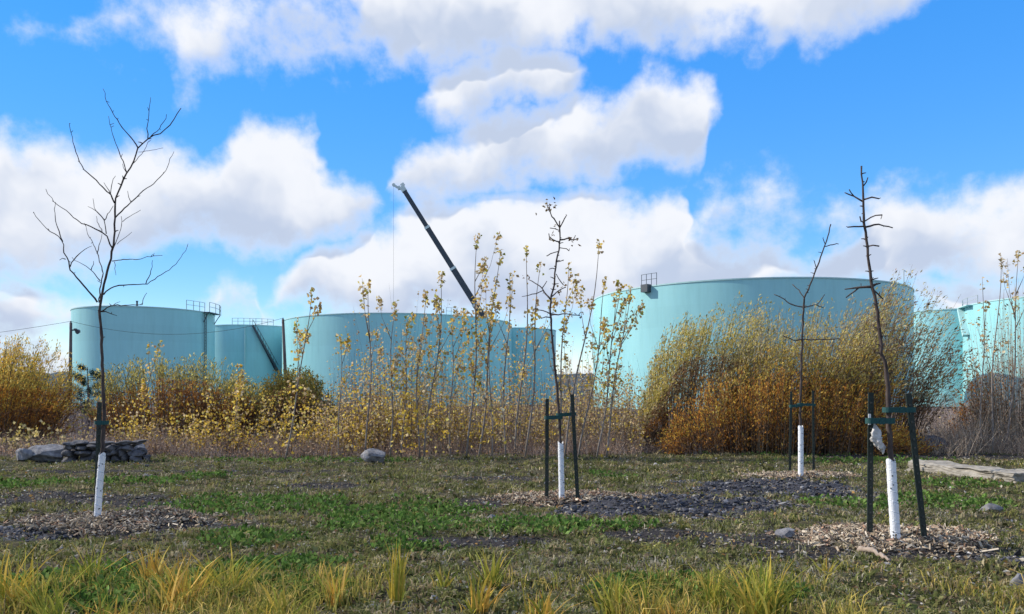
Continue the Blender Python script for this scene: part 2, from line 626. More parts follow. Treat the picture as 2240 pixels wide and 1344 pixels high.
def bar(a, b, w, h=None):
    """square bar from a to b"""
    a, b = np.asarray(a, float), np.asarray(b, float)
    t = b - a
    L_ = np.linalg.norm(t)
    t = t / L_
    r = np.array([0, 0, 1.]) if abs(t[2]) < .9 else np.array([1., 0, 0])
    u = np.cross(r, t); u /= np.linalg.norm(u)
    v = np.cross(t, u)
    return box((a + b) / 2, (L_, w, h or w), np.array([t, u, v]))


def unit(v):
    return v / (np.linalg.norm(v, axis=-1, keepdims=True) + 1e-9)


def rand_dirs(n, zbias=0.):
    v = rng.normal(size=(n, 3))
    v[:, 2] += zbias
    return unit(v)


def leaves(P, A, Lw, W, fold=.15, droop=0.):
    """rhombic leaves: base P, axis A, length, width; 4 verts each"""
    n = len(P)
    Lw, W = np.broadcast_to(Lw, (n,))[:, None], np.broadcast_to(W, (n,))[:, None]
    S = unit(np.cross(A, rand_dirs(n)))
    Nn = np.cross(A, S)
    mid = P + A * Lw * .48
    V = np.stack([P, mid + S * W * .5 + Nn * W * fold, P + A * Lw - np.array([0, 0, 1.]) * Lw * droop, mid - S * W * .5 + Nn * W * fold], 1).reshape(-1, 3)
    return V, np.arange(n * 4).reshape(n, 4)


def stems(B, T, bend, r0, r1, seg=4, sides=3):
    """many thin near-vertical stems at once along quadratic curves"""
    n = len(B)
    t = np.linspace(0, 1, seg + 1)[None, :, None]
    C = (B + T) / 2 + bend
    P = (1 - t) ** 2 * B[:, None] + 2 * t * (1 - t) * C[:, None] + t * t * T[:, None]
    r = (np.broadcast_to(r0, (n,))[:, None] * (1 - t[..., 0]) + np.broadcast_to(r1, (n,))[:, None] * t[..., 0])
    a = np.arange(sides) / sides * 2 * math.pi
    ring = np.stack([np.cos(a), np.sin(a), np.zeros(sides)], -1)
    V = P[:, :, None, :] + r[:, :, None, None] * ring[None, None]
    k = (seg + 1) * sides
    base = (np.arange(n) * k)[:, None, None]
    i = np.arange(seg)[None, :, None] * sides
    j = np.arange(sides)[None, None, :]
    jn = (j + 1) % sides
    q = np.stack([base + i + j, base + i + jn, base + i + sides + jn, base + i + sides + j], -1).reshape(-1, 4)
    return V.reshape(-1, 3), q, k


def curve_at(B, T, bend, t):
    C = (B + T) / 2 + bend
    t = t[:, None]
    return (1 - t) ** 2 * B + 2 * t * (1 - t) * C + t * t * T


def pal(cols, n, wts=None, var=.18):
    c = np.asarray(cols, float)
    i = rng.choice(len(c), n, p=None if wts is None else np.asarray(wts) / np.sum(wts))
    return np.clip(c[i] * (1 + rng.normal(0, var, (n, 1))), .005, .9)


# icosahedron for stones
_t = (1 + 5 ** .5) / 2
ICO_V = unit(np.array([(-1, _t, 0), (1, _t, 0), (-1, -_t, 0), (1, -_t, 0), (0, -1, _t), (0, 1, _t), (0, -1, -_t), (0, 1, -_t), (_t, 0, -1), (_t, 0, 1), (-_t, 0, -1), (-_t, 0, 1)], float))
ICO_F = np.array([(0, 11, 5), (0, 5, 1), (0, 1, 7), (0, 7, 10), (0, 10, 11), (1, 5, 9), (5, 11, 4), (11, 10, 2), (10, 7, 6), (7, 1, 8), (3, 9, 4), (3, 4, 2), (3, 2, 6), (3, 6, 8), (3, 8, 9), (4, 9, 5), (2, 4, 11), (6, 2, 10), (8, 6, 7), (9, 8, 1)])


def stones(x, y, size, flat=.6, sink=.25):
    n = len(x)
    s = size[:, None, None] * (1 + rng.uniform(-.35, .35, (n, 12, 1)))
    sc = np.stack([rng.uniform(.7, 1.3, n), rng.uniform(.6, 1., n), rng.uniform(.4, 1., n) * flat], -1)
    V = ICO_V[None] * s * sc[:, None]
    a = rng.uniform(0, 6.28, n)
    c, s_ = np.cos(a)[:, None], np.sin(a)[:, None]
    V = np.stack([V[..., 0] * c - V[..., 1] * s_, V[..., 0] * s_ + V[..., 1] * c, V[..., 2] + V[..., 0] * rng.normal(0, .25, (n, 1))], -1)
    z = gz(x, y) + size * (flat * .6 - sink)
    V = V + np.stack([x, y, z], -1)[:, None]
    return V.reshape(-1, 3), (ICO_F[None] + (np.arange(n) * 12)[:, None, None]).reshape(-1, 3)


def rock_mesh(name, size, seed, cuts=3, rough=.16, klo=.50):
    """one boulder: subdivided icosphere pushed by planes and noise; base at z=0"""
    import bmesh
    bm = bmesh.new()
    bmesh.ops.create_icosphere(bm, subdivisions=cuts, radius=1)
    V = np.array([v.co[:] for v in bm.verts])
    Fc = np.array([[v.index for v in f.verts] for f in bm.faces])
    bm.free()
    r = np.random.default_rng(seed)
    for _ in range(15):
        d = unit(r.normal(size=3)); k = r.uniform(klo, klo + .33)
        over = V @ d - k
        V = V - np.clip(over, 0, None)[:, None] * d
    nz = sum((.5 ** i) * (vnoise(V[:, 0] * 2 ** i + V[:, 2] * 1.3, V[:, 1] * 2 ** i - V[:, 2] * .7, 1.6, seed + i) - .5) for i in range(4))
    V = V * (1 + rough * nz)[:, None]
    V = V * np.asarray(size)
    V[:, 2] -= V[:, 2].min()
    return V, Fc


# ------------------------------------------------------------------ ground
def axis(lo, hi, step, far_lo, far_hi, g=1.35):
    a = list(np.arange(lo, hi + 1e-6, step))
    s, v = step, lo
    while v > far_lo:
        s *= g; v -= s; a.insert(0, v)
    s, v = step, hi
    while v < far_hi:
        s *= g; v += s; a.append(v)
    return np.array(a)


gx = axis(-13.5, 13.5, .07, -4000, 4000)
gy = axis(3.5, 21.5, .055, -4000, 6000)
GX, GY = np.meshgrid(gx, gy)
GZ = gz(GX, GY)
fine_mask = (np.abs(GX) < 15) & (GY > 3) & (GY < 24)
GZ = GZ + fine_mask * .055 * (fbm(GX, GY, 5.5, 4, 31) - .5)
GR = patch(GRAVEL, GX, GY) * fine_mask
GS = np.maximum(patch(SOIL, GX, GY), patch([(m[0], m[1], m[2] * 1.15, m[3] * 1.25) for m in MULCH], GX, GY)) * fine_mask
GB = np.clip((GY - 19.3 - .9 * (fbm(GX, GY, .5, 3, 4) - .5)) / .8, 0, 1)
GB = np.where((GX > 1.9) & (GY < 40), np.clip((GY - 25) / 4, 0, 1), GB)
ny, nx = GX.shape
i, j = np.meshgrid(np.arange(ny - 1), np.arange(nx - 1), indexing='ij')
q = np.stack([i * nx + j, i * nx + j + 1, (i + 1) * nx + j + 1, (i + 1) * nx + j], -1).reshape(-1, 4)
me = make_mesh('meadow_ground', np.stack([GX, GY, GZ], -1).reshape(-1, 3), [(q, 0)], [M['ground']], np.stack([GR, GS, GB], -1).reshape(-1, 3), True)
tag(link('meadow_ground', me), kind='structure')

# low ridge added far beyond the tanks to hide the horizon glow
aa = np.linspace(-1.45, 1.45, 420)
hh = 34 + 26 * fbm(aa * 9, aa * 0, 1., 5, 14) + 7 * fbm(aa * 160, aa * 0, 1., 3, 15)
rows = []
for rad, k in ((1500, -.02), (1560, .35), (1640, .7), (1750, 1.), (1950, .8), (2300, -.02)):
    rows.append(np.stack([np.sin(aa) * rad, np.cos(aa) * rad, hh * k * (1 + .08 * (fbm(aa * 90, aa * 0 + rad, 1., 3, 16) - .5))], -1))
i, j = np.meshgrid(np.arange(len(rows) - 1), np.arange(len(aa) - 1), indexing='ij')
na = len(aa)
tag(MB().add(np.concatenate(rows), np.stack([i * na + j, i * na + j + 1, (i + 1) * na + j + 1, (i + 1) * na + j], -1).reshape(-1, 4)).build('added_glow_screen', M['glow_screen']), kind='structure')

# ------------------------------------------------------------------ storage tanks
TANK_H = 14.6


def tank(pl, pr, top, label, H=TANK_H):
    al, ar = math.atan((pl - CX) / F), math.atan((pr - CX) / F)
    am, hf = (al + ar) / 2, (ar - al) / 2
    df = (H - EYE) * F / (HY - top) / math.cos(am)
    D = df / (1 - math.sin(hf))
    Rr = D * math.sin(hf)
    c = (D * math.sin(am), D * math.cos(am))
    o = empty('storage_tank', (c[0], c[1], 0), label, 'storage tank', 'turquoise storage tanks behind the thicket')
    n = 160
    a = np.arange(n) / n * 2 * math.pi
    cs, sn = np.cos(a), np.sin(a)
    # shell of rolled plate rows
    zs, rs = [], []
    rows = 6
    for k in range(rows):
        z0, z1 = H * k / rows, H * (k + 1) / rows
        zs += [z0, z1 - .002]
        rs += [Rr, Rr]
    V = np.stack([np.outer(rs, cs), np.outer(rs, sn), np.outer(zs, np.ones(n))], -1).reshape(-1, 3)
    m = len(zs)
    i, j = np.meshgrid(np.arange(m - 1), np.arange(n), indexing='ij')
    qq = np.stack([i * n + j, i * n + (j + 1) % n, (i + 1) * n + (j + 1) % n, (i + 1) * n + j], -1).reshape(-1, 4)
    MB().add(V, qq).build('shell', M['tank'], o, True)
    # roof: shallow cone inside the rim
    rv = np.vstack([np.stack([cs * (Rr - .05), sn * (Rr - .05), np.full(n, H - .02)], -1), [[0, 0, H + .35]]])
    MB().add(rv, np.stack([np.arange(n), (np.arange(n) + 1) % n, np.full(n, n)], -1)).build('roof', M['tank'], o, True)
    prof = [(Rr + .01, H - .12), (Rr + .07, H - .12), (Rr + .07, H + .03), (Rr - .05, H + .03)]
    V = np.stack([np.outer([p[0] for p in prof], cs), np.outer([p[0] for p in prof], sn), np.outer([p[1] for p in prof], np.ones(n))], -1).reshape(-1, 3)
    i, j = np.meshgrid(np.arange(3), np.arange(n), indexing='ij')
    qq = np.stack([i * n + j, i * n + (j + 1) % n, (i + 1) * n + (j + 1) % n, (i + 1) * n + j], -1).reshape(-1, 4)
    MB().add(V, qq).build('rim', M['tank_rim'], o)
    return dict(o=o, c=np.array([c[0], c[1], 0.]), R=Rr, H=H)


def rim_angle(t, px):
    """angle on the camera-facing half of a tank whose point is seen at column px"""
    back = math.atan2(-t['c'][1], -t['c'][0])
    a = back + np.linspace(-1.7, 1.7, 3000)
    X, Y = t['c'][0] + t['R'] * np.cos(a), t['c'][1] + t['R'] * np.sin(a)
    return float(a[np.argmin(np.abs(CX + F * X / Y - px))])


def on_tank(t, a, dr, z):
    return np.array([(t['R'] + dr) * math.cos(a), (t['R'] + dr) * math.sin(a), z])


def railing(t, p0, p1, n, h=1.25, dr=-.1, z=None, mat_='steel', w=.07):
    z = t['H'] if z is None else z
    a0, a1 = rim_angle(t, p0), rim_angle(t, p1)
    r = MB()
    A = np.linspace(a0, a1, n)
    for a in A:
        r.add(*bar(on_tank(t, a, dr, z - .05), on_tank(t, a, dr, z + h), w))
    for hh in (h * .52, h - .03):
        for k in range(n - 1):
            r.add(*bar(on_tank(t, A[k], dr, z + hh), on_tank(t, A[k + 1], dr, z + hh), w * .8))
    r.build('railing', M[mat_], t['o'])
    return a0, a1


tA = tank(155, 470, 671, 'squat turquoise tank with a caged roof landing, leftmost behind the bare tree')
tB = tank(436, 668, 711, 'lower-looking turquoise tank with a diagonal side stair, between two nearer tanks')
tC = tank(617, 1119, 685, 'wide turquoise tank standing in front of the crane boom')
tD = tank(1046, 1216, 717, 'distant turquoise tank showing just behind the right edge of the crane tank')
tE = tank(1298, 1999, 609, 'largest turquoise tank, rising behind the big willow shrubs')
tF = tank(1950, 2215, 676, 'turquoise tank peeping out between the largest tank and the rightmost one')
tG = tank(2106, 2640, 640, 'pale turquoise tank cut by the right picture edge, with a stair landing at its rim')

# landing cage and ladder of the leftmost tank
railing(tA, 408, 448, 4, 1.45, .0)
railing(tA, 447, 468, 5, 1.5, .9, None, 'steel_dark', .06)
a0, a1 = rim_angle(tA, 444), rim_angle(tA, 467)
b = MB()
for k in range(4):
    aa, ab = a0 + (a1 - a0) * k / 4, a0 + (a1 - a0) * (k + 1) / 4
    b.add(*bar(on_tank(tA, aa, .55, 14.52), on_tank(tA, ab, .55, 14.52), 1.0, .1))
b.add(*bar(on_tank(tA, a0, .1, 13.0), on_tank(tA, a0, .95, 14.4), .1))
b.add(*bar(on_tank(tA, a1, .1, 13.0), on_tank(tA, a1, .95, 14.4), .1))
b.build('landing', M['steel_dark'], tA['o'])
a = rim_angle(tA, 447)
b = MB()
for da in (-.018, .018):
    b.add(*bar(on_tank(tA, a + da, .22, 1.0), on_tank(tA, a + da, .22, 14.4), .09))
for z in np.arange(1.2, 14.3, .45):
    b.add(*bar(on_tank(tA, a - .018, .22, z), on_tank(tA, a + .018, .22, z), .05))
b.build('ladder', M['steel_dark'], tA['o'])
a = rim_angle(tA, 295)
MB().add(*tube([on_tank(tA, a, -2., 14.5), on_tank(tA, a, -2., 15.4), on_tank(tA, a, -2., 15.6)], [.14, .14, .2], 8)).build('roof_vent', M['steel_dark'], tA['o'])

# stair and walkway railing of the tank behind
railing(tB, 508, 598, 8, 1.2, .0)
a0, a1 = rim_angle(tB, 553), rim_angle(tB, 603)
b, hrl = MB(), MB()
K = 30
for side in (.15, 1.05):
    for k in range(K):
        f0, f1 = k / K, (k + 1) / K
        p0 = on_tank(tB, a0 + (a1 - a0) * f0, side, 14.4 - 8.2 * f0)
        p1 = on_tank(tB, a0 + (a1 - a0) * f1, side, 14.4 - 8.2 * f1)
        b.add(*bar(p0, p1, .08, .3))
        if side > .5:
            hrl.add(*bar(p0 + [0, 0, 1.1], p1 + [0, 0, 1.1], .08))
            if k % 3 == 0:
                hrl.add(*bar(p0, p0 + [0, 0, 1.1], .06))
for k in range(K):
    f = (k + .5) / K
    b.add(*bar(on_tank(tB, a0 + (a1 - a0) * f, .19, 14.4 - 8.2 * f), on_tank(tB, a0 + (a1 - a0) * f, 1.01, 14.4 - 8.2 * f), .26, .05))
b.add(*bar(on_tank(tB, a1, 1.05, 6.3), on_tank(tB, a1, 1.05, 0), .18))
b.build('stair', M['steel_dark'], tB['o'])
hrl.build('handrail', M['steel_dark'], tB['o'])
a = rim_angle(tB, 536)
MB().add(*tube([on_tank(tB, a, .3, 0), on_tank(tB, a, .3, 14.3)], .13, 8)).build('drain_pipe', M['tank_rim'], tB['o'])
railing(tC, 978, 1000, 3, 1.2, -.3, None, 'steel', .06)
railing(tE, 1404, 1437, 4, 1.45, .05, None, 'steel_dark', .06)
a0, a1 = rim_angle(tE, 1410), rim_angle(tE, 1424)
MB().add(*bar(on_tank(tE, a0, .35, 14.3), on_tank(tE, a1, .35, 14.3), .7, .9)).build('gauge_box', M['steel_dark'], tE['o'])
a = rim_angle(tE, 1997 - 14)
b = MB().add(*bar(on_tank(tE, a, -.3, 14.4), on_tank(tE, a, -.3, 16.4), .07)).add(*bar(on_tank(tE, a, -.3, 16.4), on_tank(tE, a + .05, -.3, 16.4), .07))
b.build('vent_pipe', M['steel'], tE['o'])
railing(tG, 2108, 2140, 4, 1.1, .1, None, 'steel', .07)
a0, a1 = rim_angle(tG, 2108.5), rim_angle(tG, 2128)
b = MB().add(*bar(on_tank(tG, a0, .4, 14.45), on_tank(tG, a1, .4, 14.45), .9, .12))
b.add(*bar(on_tank(tG, a0, .45, 14.3), on_tank(tG, a0 + (a1 - a0) * .7, .45, 10.2), .8, .5))
b.build('landing', M['tank_rim'], tG['o'])

# ------------------------------------------------------------------ crane behind the tanks
CD = 190.0
cr = empty('mobile_crane', tuple(pt(1166, 884, CD)), 'dark telescopic crane boom rising behind the wide tank against white cloud', 'crane')
org = np.array(cr.location)
foot, head = pt(1160, 868, CD), pt(879, 409, CD)
foot[2] = 2.6
ax = unit(head - foot)
Lb = np.linalg.norm(head - foot)
side = np.array([0, 1., 0])
up = np.cross(ax, side)


def boom_piece(f0, f1, w):
    c = foot + ax * Lb * (f0 + f1) / 2 - org
    return box(c, (Lb * (f1 - f0), w * .9, w), np.array([ax, side, up]))


secs = [(.0, .42, 1.62), (.42, .60, 1.42), (.60, .80, 1.24), (.80, .985, 1.06)]
for f0, f1, w in secs:
    b = MB().add(*boom_piece(f0, f1, w))
    b.build('boom_section', M['boom'], cr)
for f, w in ((.425, 1.75), (.60, 1.52), (.80, 1.36)):
    MB().add(*boom_piece(f - .004, f + .006, w)).build('collar', M['boom_head'], cr)
hd = foot + ax * Lb - org
b = MB().add(*boom_piece(.978, 1.0, 1.25))
b.add(*bar(hd + up * .4, hd - np.array([1., 0, 0]) * 1.0 + np.array([0, 0, -.35]), .5, .9))
b.add(*bar(hd - np.array([1.0, 0, .2]) , hd + np.array([-1.95, 0, .45]), .4, .5))
b.add(*bar(hd + np.array([-.2, 0, .2]), hd + np.array([.55, 0, .75]), .5, .7))
ang = np.linspace(0, 2 * math.pi, 13)[:-1]
b.add(*tube([hd + np.array([-1.95, -.25, .45]), hd + np.array([-1.95, .25, .45])], .38, 12))
b.build('boom_head', M['boom_head'], cr)
rt = hd + np.array([-2.0, 0, .3])
rb = np.array([rt[0], 0, 9.0 - org[2]])
MB().add(*tube([rt, rb], .02, 5)).build('hoist_rope', M['wire'], cr)
b = MB().add(*box(rb + np.array([0, 0, -.5]), (.5, .35, 1.0)))
b.add(*tube([rb + np.array([.25 * math.cos(q_) * 1, 0, -1.25 + .28 * math.sin(q_)]) for q_ in np.linspace(1.6, 5.6, 9)], .07, 6))
b.build('hook_block', M['boom_head'], cr)
b = MB().add(*box((2.0, 0, 1.35), (13, 2.7, .7))).add(*box((7.4, 0, 2.2), (1.8, 2.6, 1.5)))
b.build('carrier', M['boom_head'], cr)
b = MB().add(*box((.6, 0, 2.15), (5.2, 2.6, .8))).add(*box((2.9, 0, 2.9), (1.3, 2.6, .9))).add(*box((-1.1, -.9, 2.9), (1.6, .8, 1.1)))
b.build('turret', M['boom_head'], cr)
for sx in (-3.2, -1.6, 3.6, 5.2, 6.9):
    for sy in (-1.15, 1.15):
        MB().add(*tube([(sx, sy - .2, .72), (sx, sy + .2, .72)], .70, 16)).build('wheel', M['boom'], cr)

# ------------------------------------------------------------------ poles and cable
PD = 62.0


def pole(top, foot_px, label, lamp):
    p1 = pt(top[0], top[1], PD)
    p0 = np.array([(foot_px - CX) / F * PD, PD, 0.])
    o = empty('utility_pole', tuple(p0), label, 'utility pole')
    MB().add(*tube([np.zeros(3), (p1 - p0) * .5, p1 - p0], [.16, .13, .10], 9)).build('post', M['pole'], o, True)
    t = p1 - p0
    MB().add(*tube([t * .995, t * .995 + [0, 0, .16]], .05, 8)).build('insulator', M['steel_dark'], o)
    if lamp:
        l = t + np.array([0, 0, -.62])
        b = MB().add(*bar(l, l + [.45, -.1, .05], .1)).add(*box(l + np.array([.42, -.1, .05]), (.2, .16, .18)))
        b.build('lamp_arm', M['steel_dark'], o)
        V, fs = tube([l + [.62, -.25, -.12], l + [.68, -.05, -.06]], [.20, .13], 12)
        MB().add(V, fs).build('floodlight', M['steel_dark'], o)
    return p0 + t + np.array([0, 0, .1])


w1 = pole((155, 706), 153, 'slim dark pole with a small floodlight at the left edge of the leftmost tank', True)
w2 = pole((619, 699), 628, 'leaning grey pole without a lamp beside the left edge of the wide tank', False)


def cable(a, b, sag, label):
    t = np.linspace(0, 1, 40)[:, None]
    P = a * (1 - t) + b * t
    P[:, 2] -= (4 * sag * t * (1 - t))[:, 0]
    tag(MB().add(*tube(P, .014, 5)).build('overhead_cable', M['wire']), label, 'cable', 'overhead cables')


cable(w1, w2, 1.15, 'thin overhead cable sagging across the leftmost tank between two poles')
cable(w1, np.array([-60., PD + 2, 5.4]), .5, 'thin overhead cable running from the floodlight pole out past the left edge')

# ------------------------------------------------------------------ young planted trees
def px_path(pts, d, slope=0., jit=.0, start=0.):
    """photo polyline at tree depth d, drifting in depth along its length; returns points and arc length"""
    P = [pt(x, y, d) for x, y in pts]
    s, out = 0., []
    for k, p in enumerate(P):
        if k:
            s += np.linalg.norm(P[k] - P[k - 1])
        dd = start + slope * s
        out.append(pt(pts[k][0], pts[k][1], d + dd))
    return np.array(out), start + slope * s


def resample(P, step, jit, r):
    seg = np.linalg.norm(np.diff(P, axis=0), axis=1)
    s = np.concatenate([[0], np.cumsum(seg)])
    n = max(3, int(s[-1] / step) + 1)
    t = np.linspace(0, s[-1], n)
    Q = np.stack([np.interp(t, s, P[:, k]) for k in range(3)], -1)
    Q[1:-1] += r.normal(0, jit, (n - 2, 3))
    return Q, t / s[-1]


def limb(b, P, r0, r1, r, step=.09, jit=.006, sides=7, knob=.12):
    Q, t = resample(P, step, jit, r)
    rad = (r0 + (r1 - r0) * t ** .8) * (1 + knob * r.normal(0, 1, len(t)).clip(-1.5, 2))
    rad = np.clip(rad, r1 * .7, None)
    b.add(*tube(Q, rad, sides))
    return Q


def young_tree(base, guard_top, trunk, branches, label, r_base, r_top, r_guard, seed, twig_r=.0045, spurs=14, leaf_spots=(), z0=None):
    """trunk / branches: photo polylines (bottom to top); branches: (points, base radius, [sub-twigs])"""
    r = np.random.default_rng(seed)
    bx, by = gpz(*base)
    d = by
    zb = gzs(bx, by)
    org = np.array([bx, by, zb])
    o = empty('young_tree', tuple(org), label, 'young tree', 'newly planted young trees in the meadow')
    tp, _ = px_path(trunk, d, 0.)
    tp[0][2] = min(tp[0][2], zb - .08)
    b = MB()
    Q = limb(b, tp - org, r_base, r_top, r, .08, .004, 9, .07)
    nsp = spurs
    for k in range(nsp):
        q_ = Q[r.integers(int(len(Q) * .42), len(Q) - 1)]
        a = r.uniform(0, 6.28)
        e = q_ + np.array([math.cos(a), math.sin(a), .35]) * r.uniform(.03, .07)
        b.add(*tube([q_, (q_ + e) / 2 + [0, 0, .005], e], [.007, .006, .004], 5))
    b.build('trunk', M['bark'], o, True)
    for (pts, rb, subs) in branches:
        sl = r.uniform(-.75, .75)
        P, _ = px_path(pts, d, sl)
        b = MB()
        Qb = limb(b, P - org, rb * .8, twig_r, r, .05, .004, 6, .08)
        for k in range(max(1, int(len(Qb) / 5))):      # short buds along the twig
            q_ = Qb[r.integers(1, len(Qb))]
            e = q_ + r.normal(0, .02, 3) + [0, 0, .012]
            b.add(*tube([q_, e], [.004, .003], 4))
        br = b.build('branch', M['bark'], o, True)
        for sp in subs:
            x0, y0 = sp[0]
            k = int(np.argmin([np.hypot(x0 - q_[0], y0 - q_[1]) for q_ in pts]))
            s0 = sum(np.linalg.norm(pt(*pts[m], d) - pt(*pts[m - 1], d)) for m in range(1, k + 1))
            P2, _ = px_path(sp, d, r.uniform(-.9, .9), 0, sl * s0)
            b = MB()
            limb(b, P2 - org, max(rb * .5, twig_r * 1.15), twig_r * .85, r, .05, .004, 5, .08)
            b.build('twig', M['bark'], br, True)
    # spiral plastic guard round the foot
    gt, gb = np.array(guard_top, float), np.array(base, float)
    n, sides = 90, 18
    pa, pb = pt(gt[0], gt[1], d) - org, tp[0] - org
    pb = np.array([pb[0], pb[1], -.03])
    t = np.linspace(0, 1, n)
    def axis_at(z):
        G = tp - org
        return np.stack([np.interp(z, G[:, 2], G[:, 0]), np.interp(z, G[:, 2], G[:, 1]), z], -1)
    C = axis_at(pb[2] + (pa[2] - pb[2]) * t)
    H = np.linalg.norm(pa - pb)
    ang = np.arange(sides) / sides * 2 * math.pi
    turns = H / .10
    ph = (t[:, None] * turns + ang[None] / (2 * math.pi)) % 1.0
    rr = r_guard * (1.05 - .05 * t[:, None]) + .0045 * ph + .0004 * r.normal(0, 1, (n, sides))
    V = C[:, None] + np.stack([rr * np.cos(ang), rr * np.sin(ang), np.zeros((n, sides)) + .02 * (t[:, None] > .99) * np.sin(ang * 2 + seed)], -1)
    i, j = np.meshgrid(np.arange(n - 1), np.arange(sides), indexing='ij')
    qq = np.stack([i * sides + j, i * sides + (j + 1) % sides, (i + 1) * sides + (j + 1) % sides, (i + 1) * sides + j], -1).reshape(-1, 4)
    g = MB().add(V.reshape(-1, 3), qq).build('trunk_guard', M['guard'], o)
    tt = np.linspace(.01, .99, int(turns * 14))
    an = -tt * turns * 2 * math.pi
    cs_ = axis_at(pb[2] + (pa[2] - pb[2]) * tt)
    rs_ = r_guard * (1.05 - .05 * tt) + .0042
    MB().add(*tube(cs_ + np.stack([rs_ * np.cos(an), rs_ * np.sin(an), 0 * an], -1), .0016, 4)).build('seam', M['seam'], g)
    hb = MB()
    for k in range(8):
        tt = r.uniform(.05, .92)
        a = r.uniform(-2.6, -.5)
        c = axis_at(np.array([pb[2] + (pa[2] - pb[2]) * tt]))[0]
        rad = r_guard * (1.05 - .05 * tt) + .005
        e = c + np.array([math.cos(a), math.sin(a), 0]) * rad
        hb.add(*box(e, (.004, .011, .012), np.array([[math.cos(a), math.sin(a), 0], [-math.sin(a), math.cos(a), 0], [0, 0, 1]])))
    hb.build('vent_holes', M['hole'], g)['kind'] = 'stuff'
    if leaf_spots:
        LB = MB()
        for (x, y, nl, sp) in leaf_spots:
            c = pt(x, y, d) - org
            Pn = c + r.normal(0, sp, (nl, 3))
            V, fc = leaves(Pn, unit(r.normal(size=(nl, 3)) + [0, 0, -.6]), r.uniform(.035, .07, nl), r.uniform(.02, .035, nl), .3)
            LB.add(V, fc, 0, np.repeat(pal([(.14, .08, .04), (.22, .14, .07), (.30, .22, .10)], nl), 4, 0))
        LB.build('withered_leaves', M['leaf'], o)['kind'] = 'stuff'
    return o, d


def zc(pts):    # zoom sketch of the tall bare tree -> photo pixels
    return [(x * .4092, 150 + y * .4092) for x, y in pts]


def zm(pts):
    return [(1100 + x * .5208, 420 + y * .5208) for x, y in pts]


def zr(pts):
    return [(1650 + x * .6695, 340 + y * .6696) for x, y in pts]


trunk_a = [(212, 1140), (217, 1070), (224, 993), (227, 950), (228, 895), (226.6, 849), (223.6, 803), (222.6, 754), (221, 715), (218, 685)] + \
    zc([(530, 1290), (540, 1240), (550, 1180), (565, 1110), (590, 1020), (603, 960), (610, 890), (615, 780), (612, 720), (628, 665), (650, 620), (678, 560), (710, 510), (738, 425), (775, 385), (800, 370), (860, 345), (905, 310), (940, 255), (968, 212)])
br_a = [
    (zc([(738, 425), (710, 380), (655, 315), (600, 235), (565, 160), (550, 108)]), .010, []),
    (zc([(790, 375), (790, 300), (795, 240), (805, 155)]), .008, []),
    (zc([(805, 365), (850, 325), (862, 300), (885, 275), (890, 245)]), .007, []),
    (zc([(678, 560), (660, 500), (630, 430), (605, 370), (590, 310), (580, 255)]), .009, [zc([(675, 555), (655, 530), (655, 510)])]),
    (zc([(612, 720), (590, 675), (545, 630), (490, 575), (445, 540), (415, 480), (395, 410), (380, 340), (370, 295)]), .012, [zc([(590, 675), (583, 655), (555, 610)]), zc([(590, 675), (592, 630), (600, 600), (618, 575)])]),
    (zc([(615, 800), (650, 765), (700, 715), (770, 650), (830, 610), (880, 555), (905, 490), (930, 445)]), .011, [zc([(700, 715), (690, 690), (682, 655)])]),
    (zc([(712, 508), (765, 450), (790, 395)]), .006, [zc([(740, 447), (820, 435), (872, 425)])]),
    (zc([(600, 960), (580, 920), (568, 885), (545, 875), (490, 850), (440, 830), (380, 785), (320, 740), (290, 710), (260, 670), (245, 645)]), .012,
     [zc([(568, 885), (558, 810), (520, 770), (500, 730), (497, 695)]), zc([(558, 810), (515, 760), (470, 738)]), zc([(558, 812), (590, 760), (605, 735)]), zc([(545, 875), (520, 820), (515, 790)])]),
    (zc([(520, 1250), (480, 1200), (430, 1140), (380, 1085), (365, 1040), (345, 980), (335, 925), (310, 895), (250, 860), (210, 815), (180, 768)]), .015,
     [zc([(335, 925), (305, 850), (292, 790), (297, 715)]), zc([(375, 1060), (400, 1010), (450, 970), (490, 950)]), zc([(350, 1020), (335, 1018), (318, 1025)])]),
    (zc([(530, 1250), (535, 1180), (540, 1130), (553, 1100), (540, 1050), (518, 990), (495, 930), (470, 890), (460, 845)]), .012,
     [zc([(535, 1135), (505, 1100), (485, 1075), (450, 1050), (405, 1030), (385, 1010)]), zc([(518, 990), (535, 930), (545, 885)]), zc([(487, 1078), (500, 1050), (500, 1030)])]),
    (zc([(606, 960), (640, 880), (655, 830), (648, 790)]), .007, [zc([(655, 820), (700, 785), (752, 757)]), zc([(625, 940), (665, 910), (705, 875)])]),
    (zc([(600, 1030), (660, 1022), (740, 1020), (800, 1005), (868, 1000)]), .008, [zc([(612, 1035), (615, 1080), (620, 1105)])]),
    (zc([(553, 1210), (600, 1170), (650, 1158), (720, 1155), (790, 1155), (850, 1110), (900, 1080), (950, 1040), (980, 990), (1000, 955)]), .012, [zc([(780, 1150), (805, 1095), (815, 1025)])]),
    (zc([(540, 1300), (590, 1270), (640, 1265), (710, 1265), (760, 1265), (770, 1225), (785, 1200)]), .010, [zc([(600, 1270), (620, 1255), (642, 1247)])]),
    (zc([(538, 1300), (580, 1305), (625, 1322)]), .011, []),
]
ya, da = young_tree((212, 1140), (224, 993), trunk_a, br_a, 'tall bare many-branched young tree with a single stake, left of the others', .029, .0045, .036, 3, .0028, 10)

